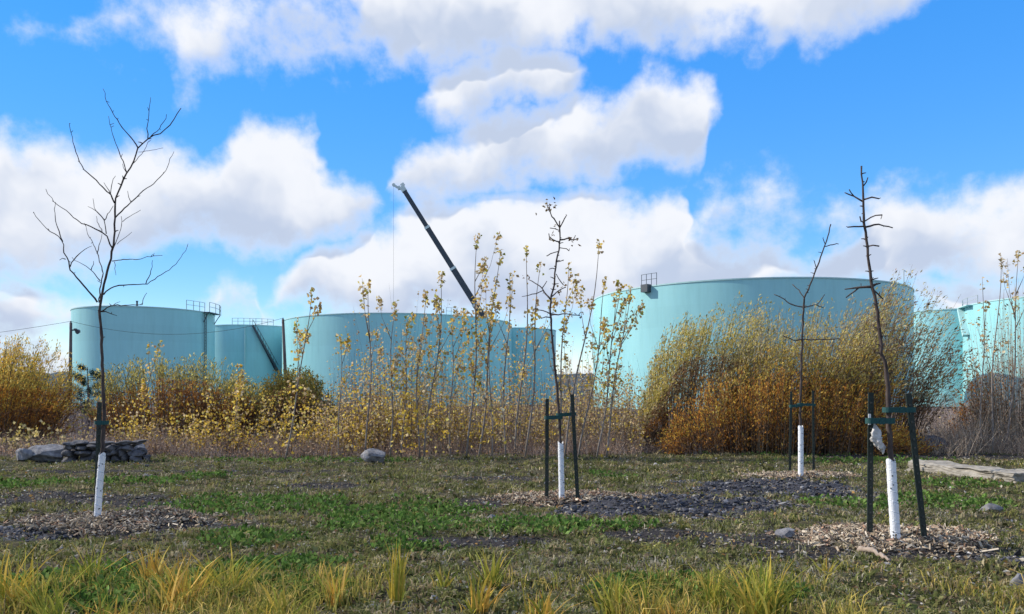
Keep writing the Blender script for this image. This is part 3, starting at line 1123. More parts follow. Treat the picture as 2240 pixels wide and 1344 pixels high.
trunk_m = zm([(248, 1295), (243, 1060), (237, 930), (228, 830), (215, 700), (205, 590), (200, 500), (203, 440), (215, 400), (220, 330), (235, 250), (240, 180), (238, 122)])
br_m = [
    (zm([(239, 150), (215, 115), (195, 85), (197, 60)]), .013, []),
    (zm([(239, 150), (255, 122), (268, 98)]), .012, []),
    (zm([(240, 210), (215, 205), (195, 190), (193, 175)]), .012, []),
    (zm([(240, 202), (275, 195), (295, 205), (318, 195)]), .014, [zm([(295, 205), (300, 190), (305, 183)])]),
    (zm([(236, 250), (205, 255), (185, 270)]), .009, []),
    (zm([(238, 235), (262, 236), (278, 248)]), .008, []),
    (zm([(237, 162), (215, 155), (198, 152)]), .008, []),
    (zm([(226, 295), (245, 292), (255, 286)]), .008, []),
    (zm([(221, 325), (208, 320), (196, 324)]), .008, []),
    (zm([(200, 452), (180, 430), (165, 405), (140, 385), (110, 370)]), .016, [zm([(165, 405), (175, 392), (185, 375)]), zm([(167, 415), (130, 430), (80, 440)])]),
    (zm([(206, 440), (240, 410), (265, 400)]), .012, []),
    (zm([(200, 512), (165, 495), (135, 492)]), .010, []),
    (zm([(200, 528), (178, 525), (160, 532)]), .011, []),
    (zm([(203, 517), (260, 513), (325, 520)]), .013, [zm([(318, 519), (322, 510), (327, 505)])]),
    (zm([(224, 345), (240, 372), (255, 392)]), .008, []),
]
ym, dm = young_tree((1229, 1096), (1226, 969), trunk_m, br_m, 'thin dark young tree with withered leaves at its tip, between two stakes', .027, .009, .036, 7, .006, 34,
                    [(1201, 450, 26, .05), (1254, 524, 10, .04), (1205, 520, 9, .035), (1219, 495, 4, .03), (1152, 612, 6, .035), (1233, 630, 12, .05), (1268, 690, 5, .03)])

trunk_r = zr([(465, 1260), (452, 1100), (446, 990), (440, 890), (437, 800), (432, 690), (415, 650), (408, 560), (400, 500), (385, 430), (375, 340), (362, 250), (356, 150), (350, 35)])
br_r = [
    (zr([(356, 152), (325, 133), (295, 122)]), .012, [zr([(325, 133), (318, 122), (310, 112)])]),
    (zr([(358, 145), (385, 140), (408, 142)]), .012, []),
    (zr([(357, 100), (366, 88), (371, 73)]), .008, []),
    (zr([(362, 235), (400, 225), (452, 237)]), .013, []),
    (zr([(362, 215), (385, 200), (418, 195)]), .009, []),
    (zr([(362, 232), (330, 228), (305, 235)]), .011, []),
    (zr([(370, 298), (390, 294), (408, 297)]), .009, []),
    (zr([(386, 430), (340, 432), (295, 438)]), .018, [zr([(340, 434), (318, 450), (300, 465)])]),
    (zr([(386, 427), (400, 422), (412, 418)]), .017, []),
    (zr([(390, 440), (405, 455), (420, 470)]), .010, []),
    (zr([(357, 220), (348, 212), (345, 200)]), .008, []),
]
yr, dr = young_tree((1961, 1186), (1953, 1007), trunk_r, br_r, 'nearest and stoutest young tree, leaning, with a white rag beside its trunk', .033, .008, .042, 13, .006, 22)

trunk_f = zr([(152, 1044), (152, 900), (150, 850), (152, 750), (155, 650), (158, 560), (163, 470), (180, 430), (205, 365), (225, 310), (240, 270), (250, 225)])
br_f = [
    (zr([(156, 602), (130, 605), (95, 590)]), .014, []),
    (zr([(156, 602), (220, 603), (280, 600)]), .014, []),
    (zr([(162, 497), (120, 488), (90, 465), (65, 455)]), .016, []),
    (zr([(164, 468), (145, 440), (125, 422)]), .014, []),
    (zr([(163, 497), (200, 488), (225, 498)]), .014, [zr([(205, 487), (220, 470), (230, 455)])]),
    (zr([(230, 298), (250, 293), (275, 290)]), .011, []),
    (zr([(232, 292), (228, 280), (224, 270)]), .009, []),
    (zr([(203, 370), (198, 352), (196, 345)]), .008, []),
]
yf, df_ = young_tree((1751, 1042), (1752, 933), trunk_f, br_f, 'farthest small young tree in front of the big willow shrub, between two stakes', .032, .010, .044, 19, .008, 16)


# ------------------------------------------------------------------ stakes and ties
def stake(top, foot, label, w=.055, tagged=False):
    bx, by = gpz(*foot)
    d = by
    p1 = pt(top[0], top[1], d)
    p0 = np.array([bx, by, gzs(bx, by) - .25])
    o = empty('support_stake', (bx, by, gzs(bx, by)), label, 'stake', 'dark stakes holding the young trees')
    org = np.array(o.location)
    ax_ = unit(p1 - p0)
    u = unit(np.cross(ax_, [0, 1., 0]))
    v = np.cross(ax_, u)
    Lh = np.linalg.norm(p1 - p0)
    # T-section: flange towards the camera, web behind it
    b = MB().add(*box((p0 + p1) / 2 - org, (Lh, w, w * .32), np.array([ax_, u, v])))
    b.add(*box((p0 + p1) / 2 - org - np.array([0, 0, 0]) + v * (-w * .42), (Lh * .999, w * .34, w * .52), np.array([ax_, u, v])))
    b.build('post', M['stake'], o)
    s = MB()
    sgn = -1 if v[1] > 0 else 1
    for k in np.arange(.33, Lh - .03, .085):
        s.add(*box(p0 + ax_ * k - org + v * sgn * w * .22, (.018, w * .3, .012), np.array([ax_, u, v])))
    s.build('stud_row', M['stud'], o)['kind'] = 'stuff'
    if tagged:
        c = p0 + ax_ * (Lh - .27) - org + u * (-w * .3 if u[0] > 0 else w * .3) + v * sgn * (w * .16 + .004)
        MB().add(*box(c, (.11, w * .45, .006), np.array([ax_, u, v]))).build('paper_tag', M['tag'], o)
    return p0, p1


def tie(a, b_, ra, rb, h, label):
    """webbing strap looped round a stake (at a, radius ra) and a trunk (at b, radius rb)"""
    a, b_ = np.asarray(a, float), np.asarray(b_, float)
    t = (b_ - a)
    t[2] = 0
    t = unit(t)
    nrm = np.array([-t[1], t[0], 0])
    loop = []
    for k in range(9):
        q_ = math.pi / 2 + math.pi * k / 8
        loop.append(a + (t * math.cos(q_) + nrm * math.sin(q_)) * ra)
    for k in range(9):
        q_ = -math.pi / 2 + math.pi * k / 8
        loop.append(b_ + (t * math.cos(q_) + nrm * math.sin(q_)) * rb)
    loop = np.array(loop)
    ctr = loop.mean(0)
    n = len(loop)
    # the two runs are drawn together by a buckle between post and trunk
    outw = np.zeros((n, 3))
    outw[:9] = unit(loop[:9] - a)
    outw[9:] = unit(loop[9:] - b_)
    V = []
    for off, z in ((0, -h / 2), (.006, -h / 2), (.006, h / 2), (0, h / 2)):
        V.append(loop + outw * off + np.array([0, 0, z]))
    V = np.concatenate(V) - ctr
    k = np.arange(n)
    fs = [np.stack([q_ * n + k, q_ * n + (k + 1) % n, ((q_ + 1) % 4) * n + (k + 1) % n, ((q_ + 1) % 4) * n + k], -1) for q_ in range(4)]
    o = MB().add(V, fs).build('tree_tie', M['strap'])
    o.location = ctr
    tag(o, label, 'tree tie', 'green straps tying trees to stakes')
    m = (a + b_) / 2 - ctr - nrm * max(ra, rb) * (1 if nrm[1] > 0 else -1)
    MB().add(*box(m, (.05, .014, h * 1.15), np.array([t, nrm, [0, 0, 1]]))).build('buckle', M['strap'], o)


stake((218, 880), (208, 1136), 'lone black stake pressed against the tall bare tree', .05)
stake((1197, 873), (1196, 1090), 'upright black stake left of the thin dark tree with withered leaves', .05)
stake((1251.5, 863), (1266, 1097), 'slightly tilted black stake right of the thin dark tree with withered leaves', .05)
stake((1731, 857), (1727, 1036), 'thin black stake left of the farthest small tree', .046)
stake((1778.5, 855), (1780, 1034), 'thin black stake right of the farthest small tree', .046)
stake((1905, 859), (1902, 1184), 'near black stake with a small white paper tag, left of the stoutest tree', .055, True)
stake((1987, 861), (2029, 1187), 'strongly leaning black stake right of the stoutest tree', .055)


def tie_px(sa, tb, d, ra, rb, h, label):
    tie(pt(sa[0], sa[1], d), pt(tb[0], tb[1], d), ra, rb, h, label)


tie_px((1197, 914), (1223, 913), dm, .036, .045, .05, 'green strap from the upright stake to the thin tree with withered leaves')
tie_px((1254, 906), (1224, 908), dm, .036, .047, .045, 'green strap from the tilted stake to the thin tree with withered leaves')
tie_px((1731, 889), (1750, 887), df_, .036, .05, .05, 'green strap left of the trunk of the farthest small tree')
tie_px((1779, 886), (1751, 885), df_, .036, .052, .045, 'green strap right of the trunk of the farthest small tree')
tie_px((1904, 921), (1945, 921), dr, .042, .048, .055, 'lower green strap between the tagged stake and the stoutest tree')
tie_px((1992, 897), (1943, 897), dr, .042, .05, .052, 'upper green strap between the leaning stake and the stoutest tree')
tie_px((215, 925), (228, 925), da, .036, .044, .045, 'dark strap binding the tall bare tree to its lone stake')

# rag caught under the lower strap
r = np.random.default_rng(4)
c0 = pt(1913, 926, dr)
n, sd = 26, 14
t = np.linspace(0, 1, n)
cx_ = np.interp(t, [0, .2, .55, 1], [0, .01, .025, .085])
wid = np.interp(t, [0, .12, .3, .55, .75, .92, 1], [.008, .016, .042, .050, .04, .022, .005])
ang = np.arange(sd) / sd * 2 * math.pi
fold = 1 + .32 * np.sin(ang[None] * 3 + t[:, None] * 9) + .22 * np.sin(ang[None] * 5 - t[:, None] * 14) + r.normal(0, .10, (n, sd))
V = np.stack([cx_[:, None] + wid[:, None] * fold * np.cos(ang), .45 * wid[:, None] * fold * np.sin(ang), np.broadcast_to(-.30 * t[:, None], (n, sd)) + r.normal(0, .006, (n, sd))], -1)
i, j = np.meshgrid(np.arange(n - 1), np.arange(sd), indexing='ij')
qq = np.stack([i * sd + j, i * sd + (j + 1) % sd, (i + 1) * sd + (j + 1) % sd, (i + 1) * sd + j], -1).reshape(-1, 4)
o = MB().add(V.reshape(-1, 3), qq).build('hanging_rag', M['rag'], None, True)
o.location = c0
tag(o, 'crumpled off-white rag hanging from the lower strap of the stoutest tree', 'rag')


# ------------------------------------------------------------------ rocks, wall and slabs
def boulder(name, px0, px1, top, foot, label, seed, m='rock', cat='boulder', group=None, ry=.8, rot=None, cuts=4, sink=.12):
    bx, by = gp((px0 + px1) / 2, foot)
    w = (px1 - px0) / F * by
    h = (foot - top) / F * by
    V, Fc = rock_mesh(name, (w / 2, w / 2 * ry, h / 2 * (1 + sink)), seed, cuts, .2, .62)
    k = w / (V[:, 0].max() - V[:, 0].min())
    V[:, 0] *= k
    V[:, 2] *= h * (1 + sink) / (V[:, 2].max() + 1e-6)
    o = MB().add(V, Fc).build(name, M[m], None, False)
    o.location = (bx, by, gzs(bx, by) - h * sink)
    return tag(o, label, cat, group)


boulder('field_boulder', 33, 72, 981, 1011, 'small rounded boulder at the left end of the stone wall', 1, group='boulders by the stone wall')
boulder('field_boulder', 66, 146, 970, 1009, 'long smooth grey boulder between the small boulder and the stacked wall', 2, group='boulders by the stone wall')
boulder('field_boulder', 279, 322, 969, 1001, 'rounded boulder closing the right end of the stacked wall', 3, group='boulders by the stone wall')
boulder('field_boulder', 791, 846, 980, 1011, 'lone grey boulder at the foot of the poplar thicket', 14)
boulder('field_boulder', 2008, 2072, 955, 990, 'low rough rock behind the leaning stake', 22, 'rock_dark')
boulder('field_stone', 2142, 2190, 1099, 1122, 'pale low stone in the grass right of the stoutest tree', 31, 'rock', 'stone')
boulder('field_stone', 1696, 1742, 1158, 1182, 'bluish grey stone just left of the nearest mulch ring', 32, 'rock', 'stone')
boulder('field_stone', 2207, 2250, 1255, 1287, 'pale stone on the dark rubble heap at the bottom right corner', 33, 'rock', 'stone')
boulder('field_stone', 1375, 1422, 944, 966, 'rough stone in the thicket left of the big willow shrub', 34, 'rock_dark', 'stone')
boulder('field_stone', 1065, 1086, 1131, 1146, 'small blue-grey stone in front of the left end of the middle mulch ring', 35, 'rock', 'stone')

# stacked dry-stone wall, each stone a part
wx0, wy = gp(142, 1010)
wx1, _ = gp(318, 1010)
wall = empty('dry_stone_wall', ((wx0 + wx1) / 2, wy, gzs((wx0 + wx1) / 2, wy)), 'low dark dry-stone wall stacked from irregular field stones', 'stone wall')
wall['kind'] = 'thing'
wr = np.random.default_rng(8)
half = (wx1 - wx0) / 2
for course, (zb, hh) in enumerate(((-.05, .21), (.13, .17), (.27, .15), (.39, .10))):
    for depth in (-.14, .16):
        x = -half + wr.uniform(-.05, .05) + (.0 if course < 2 else .04)
        while x < half - .05:
            w = wr.uniform(.16, .42) if course < 3 else wr.uniform(.28, .6)
            w = min(w, half - x + .05)
            if not (course >= 2 and x > half - .5) and not (course == 3 and .0 < x + w / 2 < .25):
                V, Fc = rock_mesh('stone', (w / 2 * 1.06, .17, hh / 2 * 1.18), int(wr.integers(1, 9999)), 3, .30, .60)
                so = MB().add(V, Fc).build('stone', M['rock_dark'], wall, False)
                so.location = (x + w / 2, depth + wr.normal(0, .025), zb + wr.normal(0, .008))
                so.rotation_euler = (wr.normal(0, .08), wr.normal(0, .09), wr.normal(0, .1))
            x += w * .97


def slab(px0, px1, foot0, foot1, top0, top1, thick, label, seed):
    """long weathered block lying obliquely"""
    a, b_ = np.array([*gp(px0, foot0), 0.]), np.array([*gp(px1, foot1), 0.])
    L_ = np.linalg.norm(b_ - a)
    ax_ = (b_ - a) / L_
    nr = np.array([-ax_[1], ax_[0], 0])
    import bmesh
    bm = bmesh.new()
    bmesh.ops.create_cube(bm, size=1)
    bmesh.ops.subdivide_edges(bm, edges=bm.edges[:], cuts=17, use_grid_fill=True)
    V = np.array([v.co[:] for v in bm.verts])
    Fc = np.array([[v.index for v in f.verts] for f in bm.faces])
    bm.free()
    t = V[:, 0] + .5
    h0, h1 = (foot0 - top0) / F * a[1], (foot1 - top1) / F * b_[1]
    H = h0 + (h1 - h0) * t
    nz = fbm(V[:, 0] * 3 + V[:, 2] * 2, V[:, 1] * 3 + V[:, 2], 1.9, 4, seed) - .5
    rnd = 1 - .10 * (np.abs(V[:, 1]) * 2) ** 6 * (V[:, 2] > .2)
    Vw = a + ax_ * ((t * 1.0 + .05 * nz) * L_)[:, None] + nr * ((V[:, 1] * rnd + .30 * nz) * thick + thick * .45)[:, None]
    Vw[:, 2] = (V[:, 2] + .5) * H * rnd * (1 + .35 * (fbm(t * 9, V[:, 1] * 4, 1., 3, seed + 5) - .5)) + .16 * nz * H - .04
    c = (a + b_) / 2
    o = MB().add(Vw - c, Fc).build('concrete_slab', M['slab'], None, False)
    o.location = c
    return tag(o, label, 'slab', kind='thing')


slab(1988, 2222, 1032, 1062, 1004, 1030, .62, 'long pale broken concrete slab lying in the grass behind the leaning stake', 3)
slab(2180, 2330, 1058, 1068, 1044, 1050, .5, 'low pale slab fragment at the right picture edge beside the long slab', 9)

# fallen branch by the nearest mulch ring, and short posts in the far brush
a, b_ = np.array([*gp(1880, 1216), .03]), np.array([*gp(1947, 1240), .05])
P = np.array([a, a * .66 + b_ * .34 + [0, .01, .03], a * .33 + b_ * .67 + [0, .02, .015], b_])
Q, t = resample(P, .03, .006, np.random.default_rng(2))
Q[:, 2] += gz(Q[:, 0], Q[:, 1])
c = Q.mean(0)
bb = MB().add(*tube(Q - c, .030 - .016 * t + .004 * np.sin(t * 19), 8)).add(*tube([Q[4] - c, Q[4] - c + [.06, .05, .05]], [.012, .006], 6))
o = bb.build('fallen_branch', M['deadwood'], None, True)
o.location = c
tag(o, 'pale fallen branch lying in front of the nearest mulch ring', 'fallen branch')
o = MB().add(*tube([(0, 0, -.1), (0, 0, .35), (.01, 0, .52)], [.05, .05, .045], 9)).add(*tube([(.01, 0, .52), (.01, 0, .54)], [.06, .06], 9)).build('marker_post', M['tag'], None, True)
x, y = gp(2030, 968)
o.location = (x, y, gzs(x, y))
tag(o, 'short white marker post in the brush behind the leaning stake', 'marker post')

# ------------------------------------------------------------------ willow shrubs
def shrub(prof, d, depth, n_stems, n_leaf, lean, bands, label, seed, name='willow_shrub', cat='shrub', leaf=(.10, .028), hmin=.45, narrow=.72, stem_col=((.10, .075, .055), (.17, .13, .09)),
          wispy=0., t_lo=.12, group='shrubs along the back of the meadow', foot_py=None, pw=.8):
    """many whippy stems fanned from a broad foot; crown outline follows the photo profile (px, py)"""
    global rng
    rng = np.random.default_rng(seed)
    pr = np.array(prof, float)
    X = (pr[:, 0] - CX) / F * d
    H = EYE + (HY - pr[:, 1]) / F * d
    x0, x1 = X[0], X[-1]
    cx = (x0 + x1) / 2
    o = empty(name, (cx, d, gzs(cx, d)), label, cat, group)
    # stems stand in plumes: bunches with a common direction and height
    nbun = max(8, n_stems // 5)
    bi = rng.integers(0, nbun, n_stems)
    ux, uy, uh = rng.uniform(x0, x1, nbun), rng.uniform(-1, 1, nbun) * depth, rng.uniform(0, 1, nbun) ** pw
    tx = np.clip(ux[bi] + rng.normal(0, .17, n_stems), x0, x1)
    hf = np.interp(tx, X, H) * (hmin + (1 - hmin) * np.clip(uh[bi] + rng.normal(0, .10, n_stems), 0, 1.06))
    ty = uy[bi] + rng.normal(0, .12, n_stems)
    bx = (tx - cx) * narrow - lean * .6
    by = ty * .6
    B = np.stack([bx, by, np.full(n_stems, -.05)], -1)
    T = np.stack([tx - cx, ty, hf], -1)
    bend = np.stack([-lean * .35 - (tx - cx) * .05, rng.normal(0, .08, n_stems), hf * .06], -1) + rng.normal(0, .10, (n_stems, 3))
    V, qd, k = stems(B, T, bend, rng.uniform(.006, .012, n_stems), .0025, 5, 3)
    MB().add(V, qd, 0, np.repeat(pal(stem_col, n_stems), k, 0)).build('stems', M['twig'], o)['kind'] = 'stuff'
    ids = rng.integers(0, n_stems, n_leaf)
    t = t_lo + (1 - t_lo) * rng.uniform(0, 1, n_leaf)
    P = curve_at(B[ids], T[ids], bend[ids], t) + rng.normal(0, .055, (n_leaf, 3))
    P[:, 2] = np.abs(P[:, 2])
    dirs = unit(T[ids] - B[ids]) * .9 + rand_dirs(n_leaf) * .75 + np.array([lean * .5, 0, 0])
    Lf = rng.uniform(.6, 1.3, n_leaf) * leaf[0]
    V, fc = leaves(P, unit(dirs), Lf, Lf * leaf[1] / leaf[0] * rng.uniform(.8, 1.3, n_leaf))
    # leaf colour by the height it grows at, patchy along the shrub
    rel = P[:, 2] / np.interp(P[:, 0] + cx, X, H) + .22 * (vnoise(P[:, 0] + cx, P[:, 2], 1.1, seed) - .5)
    col = np.zeros((n_leaf, 3))
    lo = -9
    for top, cols, wts in bands:
        m = (rel >= lo) & (rel < top)
        if m.any():
            col[m] = pal(cols, int(m.sum()), wts, .22)
        lo = top
    MB().add(V, fc, 0, np.repeat(col, 4, 0)).build('foliage', M['leaf'], o)
    return o


RUST = [(0.417, 0.170, 0.041), (0.563, 0.260, 0.057), (0.311, 0.140, 0.048), (0.688, 0.380, 0.082)]
OCHRE = [(0.650, 0.404, 0.074), (0.757, 0.510, 0.118), (0.505, 0.299, 0.074), (0.541, 0.421, 0.088)]
OLIVE = [(0.449, 0.380, 0.095), (0.586, 0.483, 0.121), (0.345, 0.310, 0.086), (0.725, 0.586, 0.189)]
PALE = [(0.632, 0.522, 0.275), (0.550, 0.454, 0.261), (0.495, 0.413, 0.138), (0.413, 0.358, 0.207)]
BROWN = [(0.240, 0.138, 0.072), (0.340, 0.193, 0.096), (0.400, 0.221, 0.112), (0.180, 0.110, 0.072)]

shrub([(1540, 900), (1560, 800), (1600, 720), (1650, 690), (1720, 672), (1780, 668), (1840, 660), (1890, 668), (1930, 720), (1960, 800)], 22.0, 1.5, 1000, 44000, .5,
      [(.22, RUST + BROWN, None), (.5, RUST + OCHRE, None), (.72, OCHRE + PALE + OLIVE, None), (9, OLIVE + PALE + PALE, None)],
      'big dense rust and orange willow shrub behind the farthest small tree', 41, hmin=.35, pw=1.15)
shrub([(1405, 880), (1425, 800), (1450, 735), (1490, 690), (1540, 672), (1600, 662), (1660, 655), (1700, 662), (1730, 690)], 22.8, 1.2, 460, 20000, .75,
      [(.35, RUST + BROWN, None), (.6, BROWN + PALE, None), (9, OLIVE + OLIVE + PALE, None)],
      'airy olive-yellow willow shrub at the left flank of the rust-coloured one', 42, t_lo=.4, hmin=.6)
shrub([(1800, 840), (1850, 690), (1900, 640), (1950, 612), (1985, 592), (2030, 600), (2056, 618), (2080, 690), (2095, 780)], 22.6, 1.2, 460, 20000, 1.3,
      [(.30, BROWN, None), (.6, BROWN + PALE, None), (9, PALE + PALE + OLIVE + BROWN, None)],
      'tall pale willow shrub swept to the right behind the stoutest tree', 43, t_lo=.3, hmin=.5, leaf=(.11, .028))
shrub([(1440, 960), (1470, 880), (1520, 830), (1580, 800), (1640, 790), (1720, 800), (1800, 820), (1860, 850), (1900, 900), (1990, 930), (2030, 960)], 20.8, .7, 700, 24000, .1,
      [(.35, RUST + BROWN, None), (9, RUST + RUST + OCHRE, None)],
      'low rust-orange shrub growing in front of the tall willow shrubs', 44, hmin=.3, narrow=.85, leaf=(.075, .028))
shrub([(-260, 800), (-150, 735), (-40, 728), (20, 735), (60, 745), (95, 755), (125, 785), (145, 820), (160, 870), (172, 920)], 23.5, 1.5, 700, 42000, .3,
      [(.35, BROWN + RUST, None), (.55, RUST + OCHRE, None), (.9, OCHRE + OCHRE + OLIVE, None), (9, PALE + OCHRE, None)],
      'ochre willow shrub filling the left picture edge', 45, hmin=.4, pw=.7)
shrub([(225, 890), (245, 822), (280, 795), (330, 778), (380, 785), (430, 785), (470, 790), (510, 812), (560, 838), (600, 870)], 23.6, 1.2, 650, 30000, .15,
      [(.55, RUST + BROWN, None), (.72, BROWN + RUST + OLIVE, None), (9, [(.22, .21, .09), (.30, .27, .12), (.17, .17, .07)] + OLIVE, None)],
      'wide russet shrub with an olive top right of the tall bare tree', 46, hmin=.5, pw=.5)
shrub([(575, 890), (590, 838), (612, 815), (645, 804), (675, 808), (698, 830), (714, 862), (722, 900)], 23.6, .8, 360, 26000, 0.,
      [(.5, BROWN, None), (.75, BROWN + OLIVE, None), (9, [(.14, .15, .045), (.20, .18, .05), (.26, .19, .05)], None)],
      'small rounded olive-brown shrub beside the leaning pole', 47, hmin=.55, pw=.35, leaf=(.075, .035))
shrub([(2085, 900), (2110, 830), (2140, 740), (2175, 670), (2200, 650), (2240, 620), (2300, 610), (2380, 640), (2430, 780)], 22.5, 1.2, 620, 7500, .1,
      [(.5, BROWN, None), (9, PALE + BROWN, None)],
      'nearly leafless grey shrub at the right picture edge', 48, stem_col=((.27, .225, .17), (.38, .32, .25)), hmin=.35, leaf=(.075, .03))
shrub([(2080, 905), (2100, 840), (2125, 790), (2145, 772), (2165, 800), (2185, 850), (2200, 900)], 23.4, .4, 60, 900, -.1,
      [(9, [(.46, .20, .06), (.52, .28, .09), (.38, .17, .06)], None)],
      'small shrub with orange leaves beside the grey leafless one', 49, t_lo=.45, leaf=(.09, .045), hmin=.6)

# ------------------------------------------------------------------ small pine behind the bare tree
rng = np.random.default_rng(77)
pd_ = 34.0
pb0 = np.array([(193 - CX) / F * pd_, pd_, 0.])
pine = empty('pine_tree', tuple(pb0), 'small ragged dark pine behind the tall bare tree', 'pine tree')
top = 1.5 + (868 - 803) / F * pd_
MB().add(*tube([(0, 0, -.1), (.02, 0, 1.2), (-.03, 0, top)], [.07, .05, .012], 8)).build('trunk', M['bark'], pine, True)
NB = MB()
for k in range(34):
    z = rng.uniform(.55, top - .05)
    a = rng.uniform(0, 6.28)
    L_ = (.25 + .52 * (1 - (z / top)) ** .5 + .15 * rng.uniform()) * (1 if z > 1.2 else .8)
    e = np.array([math.cos(a) * L_, math.sin(a) * L_, z + L_ * .22])
    s0 = np.array([0, 0, z])
    MB_ = tube([s0, (s0 + e) / 2 - [0, 0, .03], e], [.014, .01, .004], 5)
    NB.add(*MB_, 0, (.03, .022, .018))
    nn_ = 260
    t = rng.uniform(.35, 1, nn_)[:, None]
    P = s0 + (e - s0) * t + rng.normal(0, .05, (nn_, 3))
    V, fc = leaves(P, unit(rand_dirs(nn_, .6) + unit(e - s0)), rng.uniform(.07, .13, nn_), .014)
    NB.add(V, fc, 0, np.repeat(pal([(.012, .028, .018), (.02, .04, .02), (.03, .045, .02)], nn_), 4, 0))
NB.build('crown', M['needle'], pine)

# ------------------------------------------------------------------ poplar saplings
YEL = [(0.756, 0.541, 0.085), (0.670, 0.464, 0.072), (0.800, 0.644, 0.193), (0.585, 0.386, 0.072)]
TAN = [(0.644, 0.506, 0.276), (0.552, 0.414, 0.230), (0.690, 0.575, 0.368), (0.460, 0.322, 0.172)]
GRN = [(0.338, 0.338, 0.065), (0.442, 0.416, 0.091), (0.260, 0.260, 0.065)]


def poplar(base, tip, label, seed, shoots=3, dens=1., yellow=.5, low=0., side=.35, bow=0., parts=True, cl=None, group='yellow poplar saplings in the thicket'):
    """whip-like sapling: pale thin stem, upright side shoots, leaves in tufts at the shoot ends and loosely below"""
    global rng
    rng = np.random.default_rng(seed)
    bx, by = gp(*base)
    d = by
    z0 = gzs(bx, by)
    o = empty('poplar_sapling', (bx, by, z0), label, 'poplar sapling', group)
    org = np.array([bx, by, z0])
    T = pt(tip[0], tip[1], d) - org
    Hh = T[2]
    n = 14
    t = np.linspace(0, 1, n)
    path = np.outer(t, T) + np.outer(4 * t * (1 - t) * bow, [1, 0, 0]) + np.stack([.035 * np.sin(t * 7 + seed * 1.7) * Hh / 3, .06 * np.sin(t * 5 + seed), t * 0], -1)
    path[0][2] = -.06
    r0 = .007 + .0030 * Hh
    b = MB().add(*tube(path, r0 * (1 - t) ** .8 + .004, 6), 0)
    ends = [(path, t)]
    for k in range(shoots):
        s = rng.uniform(.25, .8)
        p0 = np.array([np.interp(s, t, path[:, q_]) for q_ in range(3)])
        a = rng.uniform(0, 6.28)
        L_ = Hh * rng.uniform(.16, .42) * (1.1 - s * .5)
        e = p0 + np.array([math.cos(a) * side * L_ + T[0] / Hh * L_, math.sin(a) * side * L_, L_])
        m_ = (p0 + e) / 2 + np.array([math.cos(a), math.sin(a), -.1]) * side * L_ * .18
        sp = np.array([p0, (p0 + m_) / 2 + [0, 0, .0], m_, (m_ + e) / 2, e])
        b.add(*tube(sp, [r0 * .4 + .002, r0 * .34 + .002, .005, .0042, .0035], 5), 0)
        ends.append((sp, np.linspace(0, 1, 5)))
    b.build('trunk', M['bark_pale'], o, True)
    Ps, Cs = [], []
    for pi, (P, tt) in enumerate(ends):
        Ls = np.linalg.norm(P[-1] - P[0])
        ntip = int((20 if pi == 0 else 14) * dens)
        # tuft hugging the shoot end
        span = min(.34, .5 * Ls) / Ls
        s = 1 - rng.uniform(0, 1, ntip) ** 1.1 * span
        Ps.append(np.stack([np.interp(s, tt, P[:, q_]) for q_ in range(3)], -1) + rng.normal(0, .034, (ntip, 3)))
        Cs.append(pal(YEL + TAN + GRN, ntip, [yellow * .8] * 4 + [1.15 - yellow] * 4 + [.22] * 3))
        # small clumps lower down, with gaps
        for c in range(int(rng.integers(1, 4) * dens * (1.5 if pi == 0 else .7)) + 1):
            s0 = rng.uniform(.35 if low == 0 else .12, .92)
            m = int(rng.integers(4, 13))
            s = np.clip(s0 + rng.normal(0, .05 / max(Ls, .4), m), 0, 1)
            Ps.append(np.stack([np.interp(s, tt, P[:, q_]) for q_ in range(3)], -1) + rng.normal(0, .05, (m, 3)))
            Cs.append(pal(TAN + YEL, m, [1] * 4 + [yellow] * 4))
    if low:
        m = int(90 * low)
        s = rng.uniform(.04, .5, m)
        Ps.append(np.stack([np.interp(s, t, path[:, q_]) for q_ in range(3)], -1) + rng.normal(0, 1, (m, 3)) * [.22, .22, .08])
        Cs.append(pal(YEL + TAN, m, [1] * 4 + [.35] * 4))
    P, C = np.concatenate(Ps), np.concatenate(Cs)
    nl = len(P)
    sz = rng.uniform(.06, .115, nl)
    V, fc = leaves(P, unit(rand_dirs(nl) + [0, 0, -.35]), sz, sz * rng.uniform(.6, 1.05, nl), rng.uniform(-.1, .45, (nl, 1)))
    MB().add(V, fc, 0, np.repeat(C, 4, 0)).build('crown', M['leaf'], o)
    return o


